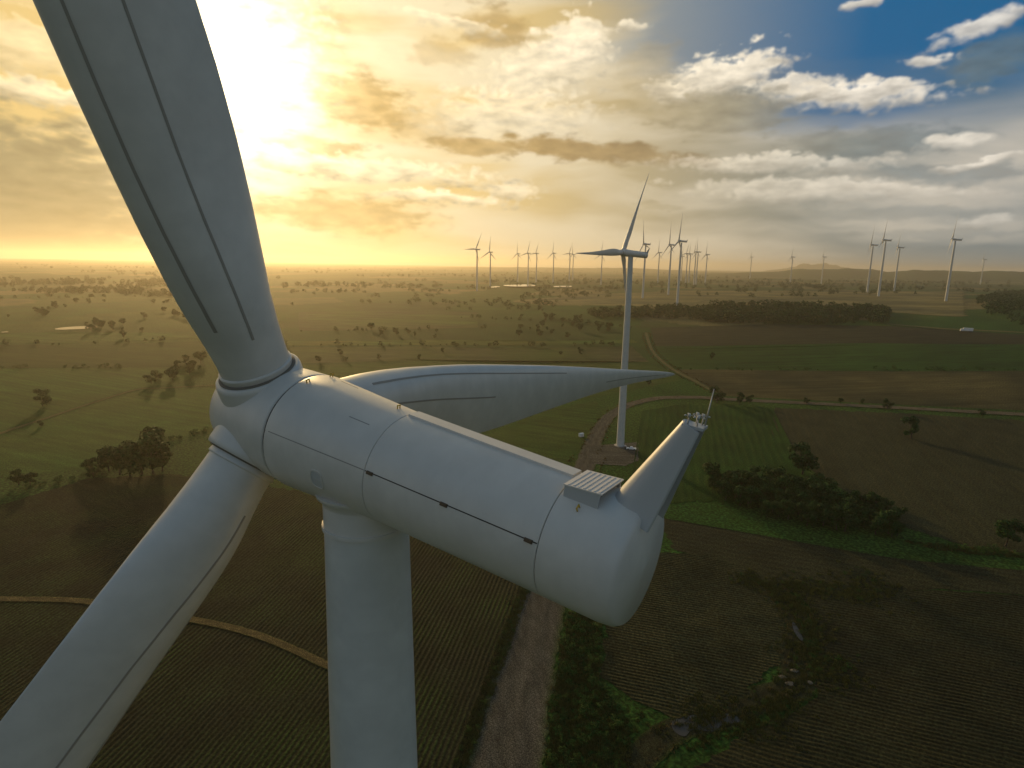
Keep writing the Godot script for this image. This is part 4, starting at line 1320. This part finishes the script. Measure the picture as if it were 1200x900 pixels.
	for a in [[GULLY_UPPER, 650], [GULLY_MAIN, 700], [GULLY_LOW, 420]]: green.append_array(along(a[0], 0.25, 3.0, a[1]))
	make_stuff("weeds", green, tuft, mats.leaf, 0.5, 1.3, "rough green weeds along the gravel road and the gully", "weeds")
	var edge := PackedVector2Array()
	for line in [ROAD, TRACKS.gully, TRACKS.side]:
		var l := smooth_line(line, 1.2)
		for p in l:
			for k in 2:
				var side := -1.0 if k == 0 else 1.0
				var w := (8.5 if p.y > -300.0 else 4.5) if line == ROAD else 3.6
				if rng.randf() < 0.75: edge.append(p + Vector2(rng.randfn() * 0.8 + side * w * 1.05, rng.randfn() * 0.8))
	make_stuff("dry_grass", edge, dry, mats.leaf, 0.4, 1.0, "dry straw coloured grass along road and gully edges", "grass")

func small_things() -> void:
	# white pickup parked on the crane pad
	var t: Node3D = thing("pickup_truck", "white pickup truck parked at the foot of the second turbine", "pickup truck", onto(64.5, -306.5, 0.16))
	t.rotation.y = 1.35
	var body := paint("car_white", lin(0.72, 0.72, 0.70), 0.3)
	var glass := paint("car_glass", lin(0.02, 0.022, 0.025), 0.08)
	var rubber := paint("rubber", lin(0.02, 0.02, 0.02), 0.85)
	var st := start(false)
	hexa(st, [Vector3(-0.9, 0.35, -2.6), Vector3(0.9, 0.35, -2.6), Vector3(0.9, 0.35, 2.6), Vector3(-0.9, 0.35, 2.6), Vector3(-0.84, 0.95, -2.55), Vector3(0.84, 0.95, -2.55), Vector3(0.88, 1.0, 2.55), Vector3(-0.88, 1.0, 2.55)])
	part("body", done(st), body, t)
	st = start(false)
	hexa(st, [Vector3(-0.82, 0.94, -1.25), Vector3(0.82, 0.94, -1.25), Vector3(0.84, 0.98, 0.75), Vector3(-0.84, 0.98, 0.75), Vector3(-0.68, 1.62, -0.55), Vector3(0.68, 1.62, -0.55), Vector3(0.7, 1.64, 0.55), Vector3(-0.7, 1.64, 0.55)])
	part("cab", done(st), body, t)
	st = start(false)
	hexa(st, [Vector3(-0.74, 1.03, -1.2), Vector3(0.74, 1.03, -1.2), Vector3(0.66, 1.54, -0.66), Vector3(-0.66, 1.54, -0.66), Vector3(-0.74, 1.04, -1.22), Vector3(0.74, 1.04, -1.22), Vector3(0.66, 1.55, -0.68), Vector3(-0.66, 1.55, -0.68)])
	part("windscreen", done(st), glass, t)
	for x in [-0.86, 0.86]:
		for z in [-1.65, 1.55]:
			st = start()
			tube(st, Vector3(x - 0.12, 0.36, z), Vector3(x + 0.12, 0.36, z), 0.36, 0.36, 16)
			part("wheel", done(st), rubber, t)
	# transformer kiosk by the access road
	t = thing("transformer_kiosk", "small white transformer kiosk left of the access road by the second turbine", "kiosk", onto(40.0, -328.0, 0.02))
	t.rotation.y = 0.5
	st = start(false)
	box(st, Vector3(-1.2, 0.2, -0.9), Vector3(1.2, 1.9, 0.9))
	part("cabinet", done(st), body, t)
	st = start(false)
	hexa(st, [Vector3(-1.3, 1.9, -1.0), Vector3(1.3, 1.9, -1.0), Vector3(1.3, 1.9, 1.0), Vector3(-1.3, 1.9, 1.0), Vector3(-1.2, 2.2, -0.1), Vector3(1.2, 2.2, -0.1), Vector3(1.2, 2.2, 0.1), Vector3(-1.2, 2.2, 0.1)])
	part("roof", done(st), body, t)
	st = start(false)
	box(st, Vector3(-1.35, -0.1, -1.05), Vector3(1.35, 0.2, 1.05))
	part("plinth", done(st), mats.concrete, t)
	st = start(false)
	box(st, Vector3(-0.5, 0.3, 0.9), Vector3(0.5, 1.75, 0.93))
	part("door", done(st), mats.grey, t)
	# truck on the far road
	t = thing("truck", "white box truck on the reddish road at the right edge", "truck", onto(449.3, -592.0, 0.3))
	t.rotation.y = 1.15
	st = start(false)
	box(st, Vector3(-1.25, 0.9, -2.6), Vector3(1.25, 3.7, 5.4))
	part("cargo_box", done(st), body, t)
	st = start(false)
	hexa(st, [Vector3(-1.15, 0.6, -4.9), Vector3(1.15, 0.6, -4.9), Vector3(1.15, 0.6, -2.75), Vector3(-1.15, 0.6, -2.75), Vector3(-1.05, 2.7, -4.5), Vector3(1.05, 2.7, -4.5), Vector3(1.05, 2.8, -2.75), Vector3(-1.05, 2.8, -2.75)])
	part("cab", done(st), body, t)
	for z in [-3.9, 2.6, 4.0]:
		for x in [-1.1, 1.1]:
			st = start()
			tube(st, Vector3(x - 0.15, 0.5, z), Vector3(x + 0.15, 0.5, z), 0.5, 0.5, 14)
			part("wheel", done(st), rubber, t)
	# stones where the stream crosses the gully
	for k in 6:
		st = start(false)
		var g := RandomNumberGenerator.new()
		g.seed = 900 + k
		var ring := []
		for j in 5:
			var o := PackedVector3Array()
			var y := [-0.3, 0.0, 0.32, 0.5, 0.55][j] as float
			var w := [0.9, 1.1, 0.95, 0.55, 0.01][j] as float
			for i in 9:
				var a := -TAU * i / 9.0
				o.append(Vector3(cos(a) * w * g.randf_range(0.75, 1.2), y * g.randf_range(0.8, 1.15), sin(a) * w * g.randf_range(0.75, 1.2)))
			ring.append(o)
		ring.reverse()
		loft(st, ring)
		var s := thing("stone", "pale flat stone lying in the gully beside the stubble field", "stone", onto(74.5 + g.randf_range(-3.5, 3.5), -135.5 + g.randf_range(-3.0, 3.0), 0.25), "pale stones in the gully")
		s.scale = Vector3(g.randf_range(0.5, 1.0), 0.3, g.randf_range(0.45, 0.8))
		part("boulder", done(st), paint("stone", lin(0.105, 0.092, 0.066), 0.9), s)
